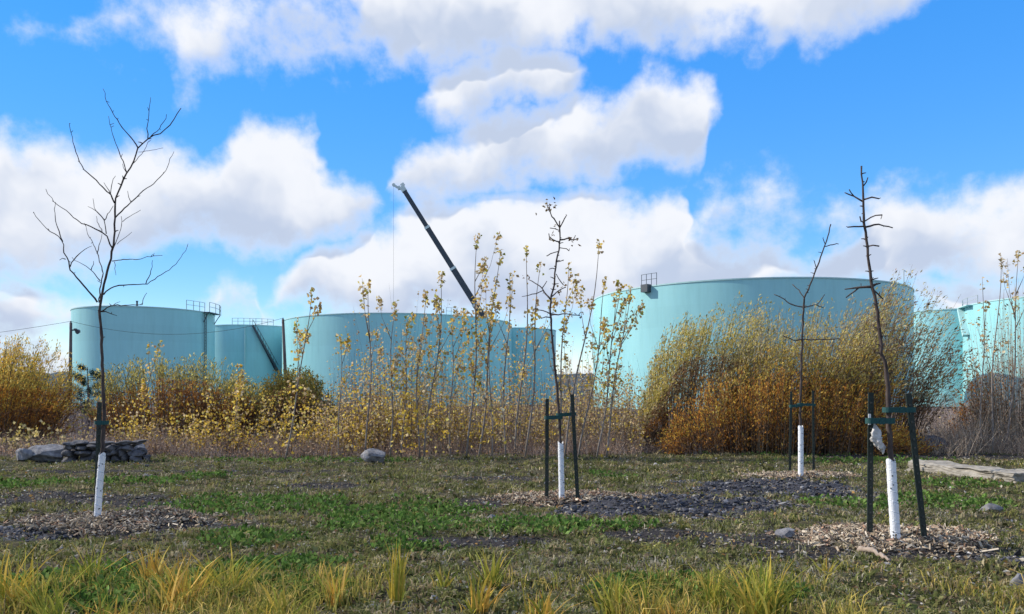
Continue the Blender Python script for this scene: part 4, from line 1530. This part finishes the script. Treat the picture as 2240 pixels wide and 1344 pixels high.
POPS = [
    ((620, 1003), (678, 634), 'lone yellow-leaved poplar sapling in front of the leaning pole', 5, 1.2, .7, 1.0, .10),
    ((741, 1000), (746, 735), 'short poplar sapling topped by one yellow tuft, left of the lone boulder', 2, 1.2, .9, .5, 0),
    ((803, 1000), (811, 612), 'slender poplar sapling rising directly above the lone boulder', 3, 1., .6, .3, 0),
    ((852, 1000), (863, 660), 'poplar sapling with pale tan leaf clumps just right of the lone boulder', 5, 1.3, .3, .2, 0),
    ((914, 1002), (928, 640), 'leafy poplar sapling with several leaning stems, left stem of the forked clump', 6, 1.5, .4, .7, -.05),
    ((928, 1002), (968, 596), 'tallest stem of the forked poplar clump left of the crane boom foot', 5, 1.4, .5, .4, .05),
    ((1026, 1000), (1048, 514), 'tallest tan-leaved poplar sapling just right of the crane boom', 7, 1.5, .35, .2, 0),
    ((1044, 1000), (1091, 548), 'leaning poplar sapling next to the tallest tan-leaved one', 5, 1.3, .5, .2, .04),
    ((1102, 1000), (1113, 606), 'thin poplar sapling with few leaves between the leaning one and two straight ones', 3, .8, .3, .2, 0),
    ((1130, 998), (1157, 536), 'straight dark-stemmed poplar sapling with a single golden tuft on top', 1, .9, .8, 0, .02),
    ((1152, 1000), (1184, 572), 'poplar sapling close left of the thin tree with withered leaves', 3, .9, .5, 0, 0),
    ((1215, 1002), (1240, 576), 'poplar sapling growing right behind the thin tree with withered leaves', 3, 1.1, .6, .2, .05),
    ((1232, 1000), (1312, 528), 'strongly leaning poplar sapling with a golden tip right of the thin tree', 3, 1.1, .7, 0, .04),
    ((1268, 1000), (1328, 606), 'poplar sapling with leaf tufts in front of the left edge of the largest tank', 5, 1.1, .6, 0, .03),
    ((1305, 1002), (1358, 622), 'leafy poplar sapling in front of the pale side of the largest tank', 5, 1.2, .6, .2, .02),
    ((1322, 1003), (1376, 628), 'poplar sapling farthest right in the thicket, before the airy willow shrub', 5, 1.1, .6, .2, .02),
    ((985, 1000), (990, 700), 'short bushy poplar sapling between the forked clump and the tallest sapling', 5, 1.4, .5, .6, 0),
    ((880, 1001), (893, 700), 'short poplar sapling with yellow low leaves left of the forked clump', 5, 1.4, .6, 1.1, 0),
    ((1075, 1001), (1072, 690), 'short poplar sapling with golden leaves under the crane boom foot', 4, 1.4, .7, .4, 0),
    ((2163, 995), (2186, 558), 'tall bare poplar sapling with one red-brown tuft in front of the rightmost tank', 2, .45, .2, 0, .06),
    ((2150, 992), (2150, 606), 'thin bare poplar sapling with two dry leaves near the stair landing', 2, .4, .1, 0, 0),
    ((2205, 990), (2228, 548), 'bare poplar sapling with dry brown leaves at the right picture edge', 5, .7, .15, 0, .02),
    ((300, 985), (348, 750), 'poplar sapling with golden leaves rising from the wide russet shrub', 4, 1.2, .7, 1.2, 0),
    ((520, 992), (518, 796), 'short poplar sapling with one round orange tuft before the side stair', 3, 1.2, .9, 1.2, 0),
]
for k, (bs, tp, lb, sh, dn, ye, lw, bw) in enumerate(POPS):
    poplar(bs, tp, lb, 300 + k, sh, dn, ye, lw, .34 if k < 19 else .25, bw)

# ------------------------------------------------------------------ thicket, dry weeds and far brush: masses nobody could count
rng = np.random.default_rng(90)


def thicket(name, n, px0, px1, d0, d1, h0, h1, stem_c, leaf_n, leaf_c, label, r=(.004, .008), leaf_sz=(.035, .065), lean=.12, lw=.85, tl=.1, cat='brush', hprof=None):
    d = d0 + (d1 - d0) * rng.uniform(0, 1, n)
    px = rng.uniform(px0, px1, n)
    if d0 < 20.5:
        d = d + 1.1 * (vnoise(px, px * 0, .012, 9) - .35)
    x = (px - CX) / F * d
    h = rng.uniform(h0, h1, n) * np.clip(.25 + 2.2 * (fbm(x, d * .6, 1.1, 3, 6) - .2), .3, 1.7)
    if hprof is not None:
        h = h * np.interp(px, [p[0] for p in hprof], [p[1] for p in hprof])
    B = np.stack([x, d, gz(x, d) - .03], -1)
    T = B + np.stack([rng.normal(0, lean, n) * h, rng.normal(0, lean, n) * h, h], -1)
    bend = rng.normal(0, .05, (n, 3)) * h[:, None]
    V, qd, k = stems(B, T, bend, rng.uniform(*r, n), r[0] * .35, 3, 3)
    b = MB().add(V, qd, 0, np.repeat(pal(stem_c, n, None, .3), k, 0))
    if leaf_n:
        ids = rng.integers(0, n, leaf_n)
        t = tl + (1 - tl) * rng.uniform(0, 1, leaf_n)
        P = curve_at(B[ids], T[ids], bend[ids], t) + rng.normal(0, .05, (leaf_n, 3))
        sz = rng.uniform(*leaf_sz, leaf_n)
        V, fc = leaves(P, unit(rand_dirs(leaf_n, -.2)), sz, sz * lw)
        b.add(V, fc, 1, np.repeat(pal(leaf_c, leaf_n), 4, 0))
    o = b.build(name, [M['twig'], M['leaf']])
    tag(o, label, cat, kind='stuff')


STK = [(.24, .19, .165), (.31, .24, .21), (.16, .13, .12), (.36, .29, .26)]
thicket('dry_weeds', 8500, -120, 1400, 19.5, 22.5, .20, .66, [(.46, .335, .25), (.38, .27, .20), (.52, .40, .31), (.28, .20, .16)], 16000, [(.50, .36, .26), (.56, .44, .32), (.38, .25, .17), (.46, .28, .15)],
        'dry pinkish-brown weeds along the front of the thicket', (.003, .007), (.03, .075), .40, .45)
thicket('sapling_thicket', 1500, 690, 1410, 20.3, 26, 1.0, 3.1, [(.15, .13, .12), (.22, .19, .17), (.10, .085, .08)], 27000, TAN + TAN + YEL + [(.36, .24, .15)] * 3,
        'dense mass of thin young poplar shoots with tan leaves', (.004, .009), (.045, .085), .09, .9, .10,
        hprof=[(690, .6), (800, .85), (900, 1.05), (1050, 1.05), (1300, 1.0), (1400, .7)])
thicket('yellow_undergrowth', 620, 250, 1060, 20.4, 23.2, .7, 1.75, [(.13, .10, .085), (.17, .13, .11)], 9500, YEL + YEL + TAN + [(.34, .22, .06)] * 2,
        'yellow-leaved poplar undergrowth in front of the russet shrubs', (.004, .008), (.05, .09), .16, .95, .15,
        hprof=[(250, .8), (450, 1.05), (700, 1.0), (900, .9), (1060, .6)])
thicket('yellow_undergrowth', 60, -20, 190, 20.8, 22.0, .5, 1.2, [(.13, .10, .085)], 420, [(.66, .56, .26), (.62, .48, .14), (.55, .45, .25)],
        'large pale yellow leaves low in front of the ochre shrub', (.004, .008), (.07, .12), .2, .95, .2)
thicket('far_brush', 9000, -200, 2450, 25, 48, .7, 1.7, STK, 16000, [(.32, .23, .17), (.40, .30, .20), (.24, .18, .15), (.46, .35, .18)],
        'grey-brown brush on the waste ground in front of the tanks', (.005, .010), (.06, .12), .30, .7)
thicket('dry_weeds', 3600, 1990, 2420, 19.8, 24, .3, .95, [(.42, .33, .24), (.50, .40, .30), (.31, .235, .18)], 6000, [(.34, .25, .20), (.40, .32, .25), (.25, .18, .16)],
        'grey-brown dry weeds behind the long concrete slab', (.003, .008), (.03, .075), .42, .45)
thicket('dry_weeds', 1900, 1340, 1540, 20.2, 25, .15, .6, STK, 3500, [(.38, .26, .18), (.40, .32, .25)],
        'dry brown weeds left of the rust-orange shrub', (.003, .007), (.03, .075), .40, .45)

# ------------------------------------------------------------------ ground cover
rng = np.random.default_rng(123)


def scatter(n, d0=4.6, d1=20.6, pw=1.0, margin=1.06):
    """points over the visible meadow, thinning with distance"""
    u = rng.uniform(0, 1, n)
    if pw == 1.0:
        d = d0 * (d1 / d0) ** u
    else:
        e = 2 - pw
        d = (d0 ** e + u * (d1 ** e - d0 ** e)) ** (1 / e)
    x = rng.uniform(-1, 1, n) * d * .65 * margin
    return x, d


def mask_bare(x, y):
    return np.maximum.reduce([patch(GRAVEL, x, y), .97 * patch(SOIL, x, y), patch([(m[0], m[1], m[2] * 1.05, m[3] * 1.1) for m in MULCH], x, y, .35)])


def blades(x, y, h, w, lean, cols, seg=2):
    """curved tapering grass blades, 5 verts each"""
    n = len(x)
    a = rng.uniform(0, 6.28, n)
    S = np.stack([np.cos(a), np.sin(a), np.zeros(n)], -1) * w[:, None] * .5
    b = rng.uniform(0, 6.28, n)
    D = np.stack([np.cos(b), np.sin(b), np.zeros(n)], -1) * (lean * h)[:, None]
    B = np.stack([x, y, gz(x, y) - .008], -1)
    m = B + D * .3
    m[:, 2] += h * .6
    t = B + D
    t[:, 2] += h * np.clip(1 - .35 * lean, .25, 1)
    V = np.stack([B - S, B + S, m + S * .75, m - S * .75, t], 1).reshape(-1, 3)
    k = (np.arange(n) * 5)[:, None]
    return V, [k + np.array([0, 1, 2, 3]), k + np.array([3, 2, 4])], np.repeat(cols, 5, 0)


# short meadow grass
x, y = scatter(250000)
keep = rng.uniform(0, 1, len(x)) > mask_bare(x, y) * .93
clump = fbm(x, y, 4.5, 3, 40)
keep &= rng.uniform(0, 1, len(x)) < np.clip((clump - .34) * 3.6, .08, 1)
x, y, clump = x[keep], y[keep], clump[keep]
n = len(x)
tone = fbm(x, y, .8, 3, 41)
c1 = pal([(.185, .205, .07), (.24, .24, .095), (.13, .15, .05), (.29, .27, .13)], n, None, .25)
c2 = pal([(.30, .26, .18), (.37, .32, .23), (.22, .19, .13), (.45, .41, .32)], n, None, .25)
dry = rng.uniform(0, 1, n) < np.clip((tone - .43) * 2.2, .08, .6)
V, fs, cc = blades(x, y, rng.uniform(.02, .075, n) * (.35 + 3.2 * np.clip(clump - .3, 0, 1) ** 1.3), rng.uniform(.005, .014, n) * (1 + y * .03), rng.uniform(.2, 1.3, n), np.where(dry[:, None], c2, c1))
tag(MB().add(V, fs, 0, cc).build('meadow_grass', M['grass']), 'short dull green and straw meadow grass', 'grass', kind='stuff')

# tussocks standing out of the short grass
NT = 7000
tx, ty = scatter(NT, 4.8, 20.2)
kp = rng.uniform(0, 1, NT) > mask_bare(tx, ty) * .97
tx, ty = tx[kp], ty[kp]
NT = len(tx)
nb = rng.integers(7, 18, NT)
ids = np.repeat(np.arange(NT), nb)
n = len(ids)
size = rng.uniform(.45, 1.25, NT) * (1 + .025 * ty)
x = tx[ids] + rng.normal(0, .035, n) * size[ids]
y = ty[ids] + rng.normal(0, .03, n) * size[ids]
tc_ = pal([(.14, .155, .05), (.21, .20, .075), (.09, .10, .035), (.38, .32, .19), (.29, .225, .13), (.27, .25, .08)], NT, [3, 3, 3, 2.2, 2, 1.5], .2)
V, fs, cc = blades(x, y, rng.uniform(.03, .085, n) * size[ids], rng.uniform(.008, .02, n) * size[ids], rng.uniform(.3, 1.6, n), tc_[ids] * rng.uniform(.7, 1.35, (n, 1)))
tag(MB().add(V, fs, 0, cc).build('grass_tussocks', M['grass']), 'ragged olive and straw tussocks all over the meadow', 'grass', kind='stuff')

# broad-leaved weeds in bright green patches
GREEN = [(480, 1105, 170, 1.1), (880, 1120, 170, 1.1), (640, 1100, 150, .8), (450, 1045, 60, .7), (1325, 1040, 55, .5), (1850, 1105, 70, .7), (2090, 1065, 80, .7), (560, 1180, 140, .6),
         (330, 1290, 240, .6), (120, 1270, 160, .5), (640, 1300, 130, .4), (1450, 1290, 150, .35), (60, 1060, 120, .8), (300, 1055, 120, .6), (850, 1150, 140, .7), (1650, 1310, 150, .35), (2060, 1100, 120, .8), (1230, 1160, 200, .5), (620, 1240, 150, .4),
         (880, 1200, 120, .4), (1750, 990, 260, 1.3), (1900, 1010, 150, .9), (680, 1008, 300, .5)]
GP = []
for (px, py, wpx, dh) in GREEN:
    gx_, gy_ = gp(px, py)
    GP.append((gx_, gy_, wpx / F * gy_, dh))
x, y = scatter(150000)
g = patch(GP, x, y, .6, 12)
keep = rng.uniform(0, 1, len(x)) < (g * .75 + .05) * (1 - .95 * mask_bare(x, y))
x, y, g = x[keep], y[keep], g[keep]
n = len(x)
P = np.stack([x, y, gz(x, y) + rng.uniform(.0, .07, n) * (.35 + .65 * g)], -1)
sz = rng.uniform(.022, .065, n) * (1 + .02 * y)
V, fc = leaves(P, unit(rand_dirs(n, .5)), sz, sz * rng.uniform(.5, .9, n), .1)
col = np.where((g > .4)[:, None], pal([(.09, .17, .035), (.13, .215, .05), (.065, .125, .028), (.165, .24, .07)], n, None, .25), pal([(.13, .145, .05), (.17, .17, .07)], n, None, .3))
tag(MB().add(V, fc, 0, np.repeat(col, 4, 0)).build('green_weeds', M['grass']), 'patches of bright green broad-leaved weeds in the meadow', 'weeds', kind='stuff')

# dead leaf and straw litter
x, y = scatter(21000)
n = len(x)
P = np.stack([x, y, gz(x, y) + rng.uniform(.004, .03, n)], -1)
a = rand_dirs(n)
a[:, 2] *= .35
sz = rng.uniform(.014, .05, n) * (1 + .03 * y)
V, fc = leaves(P, unit(a), sz, sz * rng.uniform(.15, .8, n), .2)
tag(MB().add(V, fc, 0, np.repeat(pal([(.30, .23, .15), (.40, .34, .25), (.22, .14, .08), (.50, .45, .36), (.34, .20, .07)], n, [3, 3, 3, 1.5, 1]), 4, 0)).build('leaf_litter', M['grass']),
    'dry leaves and straw strewn over the meadow', 'leaf litter', kind='stuff')

# crushed stone beds and scattered pebbles
x, y = scatter(60000, 5, 16.5, .7)
g = patch(GRAVEL, x, y)
keep = rng.uniform(0, 1, len(x)) < g * .9
x, y = x[keep][:20000], y[keep][:20000]
n = len(x)
V, fc = stones(x, y, rng.uniform(.009, .029, n) * (1 + (rng.uniform(0, 1, n) > .92) * 1.1), .75, .1)
tag(MB().add(V, fc, 0, np.repeat(pal([(.045, .047, .056), (.075, .075, .087), (.028, .029, .034), (.12, .12, .13), (.24, .235, .23)], n, [4, 4, 4, 2, .35]), 12, 0)).build('crushed_stone', M['stone']),
    'dark blue-grey crushed stone spread between the young trees', 'crushed stone', kind='stuff')
x, y = scatter(60000, 5, 19, .8)
keep = rng.uniform(0, 1, len(x)) < patch(SOIL, x, y) * .8
x, y = x[keep][:9000], y[keep][:9000]
n = len(x)
V, fc = stones(x, y, rng.uniform(.008, .026, n), .6, .2)
tag(MB().add(V, fc, 0, np.repeat(pal([(.05, .043, .038), (.075, .065, .056), (.034, .03, .028), (.13, .115, .095), (.26, .235, .20)], n, [4, 4, 3, 2, .5]), 12, 0)).build('soil_clods', M['stone']),
    'dark crumbled soil clods on the bare patches of the meadow', 'soil', kind='stuff')
x, y = scatter(3600, 4.8, 19.5)
n = len(x)
V, fc = stones(x, y, rng.uniform(.006, .018, n) * (1 + .04 * y) * (1 + (rng.uniform(0, 1, n) > .96) * .9), .75, .2)
tag(MB().add(V, fc, 0, np.repeat(pal([(.22, .21, .20), (.34, .32, .30), (.13, .13, .14), (.48, .46, .43)], n, [3, 3, 4, .8]), 12, 0)).build('pebbles', M['stone']),
    'small pale pebbles scattered through the meadow grass', 'pebbles', kind='stuff')

# wood-chip mulch rings
MN = ('low mulch ring with a dark soil lump at the tall bare tree', 'mulch ring of reddish wood chips at the thin tree with withered leaves', 'small pale mulch ring at the farthest small tree', 'large pale wood-chip mulch ring at the stoutest tree')
for k, (mx_, my_, rx, ry, h) in enumerate(MULCH):
    n = (6500, 6000, 3400, 9000)[k]
    rr = np.sqrt(rng.uniform(0, 1, n)) * 1.3
    a = rng.uniform(0, 6.28, n)
    x, y = mx_ + rx * rr * np.cos(a), my_ + ry * rr * np.sin(a)
    kp = rng.uniform(0, 1, n) < np.clip((1.15 - rr) * 2.4 + (fbm(x, y, 2.4, 3, 60 + k) - .5) * 2.0, 0.03, 1)
    x, y = x[kp], y[kp]
    n = len(x)
    A = rand_dirs(n)
    A[:, 2] *= .55
    A = unit(A)
    S = unit(np.cross(A, rand_dirs(n)))
    N_ = np.cross(A, S)
    L_ = rng.uniform(.025, .09, n) * (1 + (rng.uniform(0, 1, n) > .94) * 1.3)
    W_ = rng.uniform(.008, .022, n)
    kk = np.array([[p, q_, w] for w in (-.5, .5) for q_ in (-.5, .5) for p in (-.5, .5)])
    C = np.stack([x, y, gz(x, y) + rng.uniform(.0, .05, n)], -1)
    V = C[:, None] + kk[None, :, 0:1] * (A * L_[:, None])[:, None] + kk[None, :, 1:2] * (S * W_[:, None])[:, None] + kk[None, :, 2:3] * (N_ * .006)[:, None]
    fb_ = np.array([[0, 2, 3, 1], [4, 5, 7, 6], [0, 1, 5, 4], [2, 6, 7, 3], [0, 4, 6, 2], [1, 3, 7, 5]])
    fc = (fb_[None] + (np.arange(n) * 8)[:, None, None]).reshape(-1, 4)
    warm = [(.32, .25, .17), (.45, .37, .265), (.21, .155, .11), (.55, .47, .36), (.34, .21, .14), (.10, .085, .07)]
    wts = [(3, 2.5, 2.5, 1.2, .8, 2.5), (2, 2, 2, 1, 2, 2), (2, 3, 2, 2, 1, 1), (3, 3, 2, 1.6, 1.5, 2)][k]
    tag(MB().add(V.reshape(-1, 3), fc, 0, np.repeat(pal(warm, n, wts, .2), 8, 0)).build('wood_chip_mulch', M['chip']), MN[k], 'mulch', kind='stuff')

# knee-high mixed grass nearest the camera
rng = np.random.default_rng(321)
x, y = scatter(60000, 4.4, 7.4, .6)
pt_ = fbm(x, y, 1.3, 3, 71)
wide = np.where(x < -1.0, .10, np.where((x > .7) & (x < 2.4), .06, -.10))
keep = rng.uniform(0, 1, len(x)) < np.clip((pt_ - .49 + wide) * 4., 0, 1) * np.clip((7.2 - y) / 1.6, 0, 1) * (1 - mask_bare(x, y))
x, y = x[keep], y[keep]
n = len(x)
V, fs, cc = blades(x, y, rng.uniform(.05, .24, n) * np.clip((7.6 - y) / 1.6, .35, 1) * (.5 + 1.1 * fbm(x, y, 5, 2, 72)), rng.uniform(.005, .012, n), rng.uniform(.2, 1.1, n),
                   pal([(.20, .22, .05), (.28, .26, .06), (.14, .17, .04), (.52, .40, .10), (.58, .42, .14), (.26, .20, .10)], n, [2., 3.5, 1.6, 3.5, 2, 1.2], .24))
tag(MB().add(V, fs, 0, cc).build('rough_grass', M['grass']), 'rough green and yellow grass along the bottom of the picture', 'grass', kind='stuff')

# ------------------------------------------------------------------ tall yellowing grass in the foreground


def tuft(px, foot, top, wpx, n, cols, label, seed, stiff=.35):
    global rng
    rng = np.random.default_rng(seed)
    bx, by = gpz(px, foot)
    zb = gzs(bx, by)
    hmax = (foot - top) / F * by * 1.18
    n = int(n * 1.6) if n < 100 else n
    sp = wpx / F * by
    x = rng.normal(0, sp * .33, n)
    y = rng.normal(0, min(sp * .3, .12), n)
    h = hmax * (1 - .8 * rng.uniform(0, 1, n) ** .8) * np.exp(-(x / sp) ** 2 * .35)
    w = rng.uniform(.007, .024, n)
    a = rng.uniform(0, 6.28, n)
    S = np.stack([np.cos(a), .4 * np.sin(a), np.zeros(n)], -1) * w[:, None] * .5
    out = np.stack([x / sp * .9 + rng.normal(0, .75, n), rng.normal(0, .6, n), np.zeros(n)], -1) * (stiff * h)[:, None]
    B = np.stack([x * .85, y, gz(bx + x * .85, by + y) - zb - .015], -1)
    pts = []
    for t, ww in ((0, .8), (.35, 1.), (.7, .75)):
        c = B + out * t ** 1.7 + np.array([0, 0, 1.]) * (h * (t - .12 * t * t))[:, None]
        pts += [c - S * ww, c + S * ww]
    tp = B + out + np.array([0, 0, 1.]) * (h * .86)[:, None]
    V = np.stack(pts + [tp], 1).reshape(-1, 3)
    k = (np.arange(n) * 7)[:, None]
    o = MB().add(V, [k + np.array([0, 1, 3, 2]), k + np.array([2, 3, 5, 4]), k + np.array([4, 5, 6])], 0, np.repeat(pal(cols, n, None, .2), 7, 0)).build('grass_tuft', M['grass'])
    o.location = (bx, by, zb)
    tag(o, label, 'grass tuft', 'yellowing grass tufts in the foreground')


YG = [(0.552, 0.406, 0.068), (0.423, 0.374, 0.062), (0.325, 0.330, 0.055), (0.650, 0.450, 0.097)]
OG = [(0.662, 0.386, 0.079), (0.576, 0.345, 0.066), (0.720, 0.469, 0.132), (0.490, 0.331, 0.066)]
GG = [(0.259, 0.288, 0.047), (0.356, 0.348, 0.061), (0.454, 0.393, 0.081), (0.194, 0.227, 0.041)]
tuft(20, 1345, 1172, 60, 60, YG, 'yellow grass tuft cut by the left picture edge', 1)
tuft(85, 1352, 1205, 60, 46, YG + GG, 'loose yellow-green tuft beside the one at the left edge', 2, .6)
tuft(195, 1278, 1172, 60, 42, GG + YG, 'yellow-green spreading tuft right below the base of the tall bare tree', 3, .6)
tuft(333, 1280, 1166, 42, 46, OG, 'orange-yellow grass tuft standing apart from the biggest tuft', 4, .3)
tuft(405, 1335, 1190, 85, 120, OG + YG, 'biggest golden grass tuft in the left foreground', 5, .45)
tuft(500, 1318, 1168, 62, 52, YG + GG, 'olive tuft leaning right of the biggest golden tuft', 6, .6)
tuft(120, 1375, 1255, 60, 44, GG, 'greenish tuft at the bottom edge below the spreading tuft', 7, .5)
tuft(235, 1378, 1275, 80, 54, GG + OG, 'mixed green and orange tuft at the bottom edge left of the biggest one', 8, .6)
tuft(700, 1288, 1212, 26, 20, OG + YG, 'narrow orange-yellow tuft, first of a pair in the middle foreground', 9, .3)
tuft(735, 1330, 1205, 34, 32, YG + OG, 'taller narrow tuft beside the narrow orange-yellow one', 10, .35)
tuft(868, 1322, 1152, 26, 40, YG, 'tall slim yellow spike of grass alone in the middle foreground', 11, .16)
tuft(970, 1290, 1225, 30, 22, YG + GG, 'small faded tuft right of the slim yellow spike', 12, .4)
tuft(1072, 1288, 1172, 36, 30, GG + YG, 'upright green-yellow tuft left of the bottom centre', 13, .35)
tuft(1045, 1345, 1235, 40, 32, YG + OG, 'faded yellow tuft below the upright green-yellow one', 14, .4)
tuft(1180, 1372, 1262, 60, 40, OG + YG, 'spiky straw-yellow tuft at the bottom edge right of centre', 15, .5)
tuft(1340, 1350, 1240, 55, 50, GG + YG, 'green-yellow tuft left of the widest green tuft', 16, .45)
tuft(1415, 1365, 1245, 36, 30, OG + YG, 'orange-tinged tuft between two green-yellow ones', 17, .4)
tuft(1560, 1345, 1218, 50, 60, YG + GG, 'dense yellow tuft against the left side of the widest green tuft', 18, .35)
tuft(1665, 1358, 1198, 100, 170, GG + YG, 'widest green tuft in the right foreground', 19, .5)
tuft(1808, 1262, 1200, 24, 16, GG + YG, 'small green tuft at the left end of the nearest mulch ring', 20, .5)
tuft(1480, 1375, 1290, 50, 30, OG, 'short orange tuft at the bottom edge before the dense yellow tuft', 21, .4)
tuft(600, 1375, 1255, 60, 30, YG + GG, 'sparse tuft at the bottom edge right of the olive tuft', 22, .6)
tuft(2200, 1372, 1300, 40, 18, YG, 'few yellow blades at the bottom right corner', 23, .6)
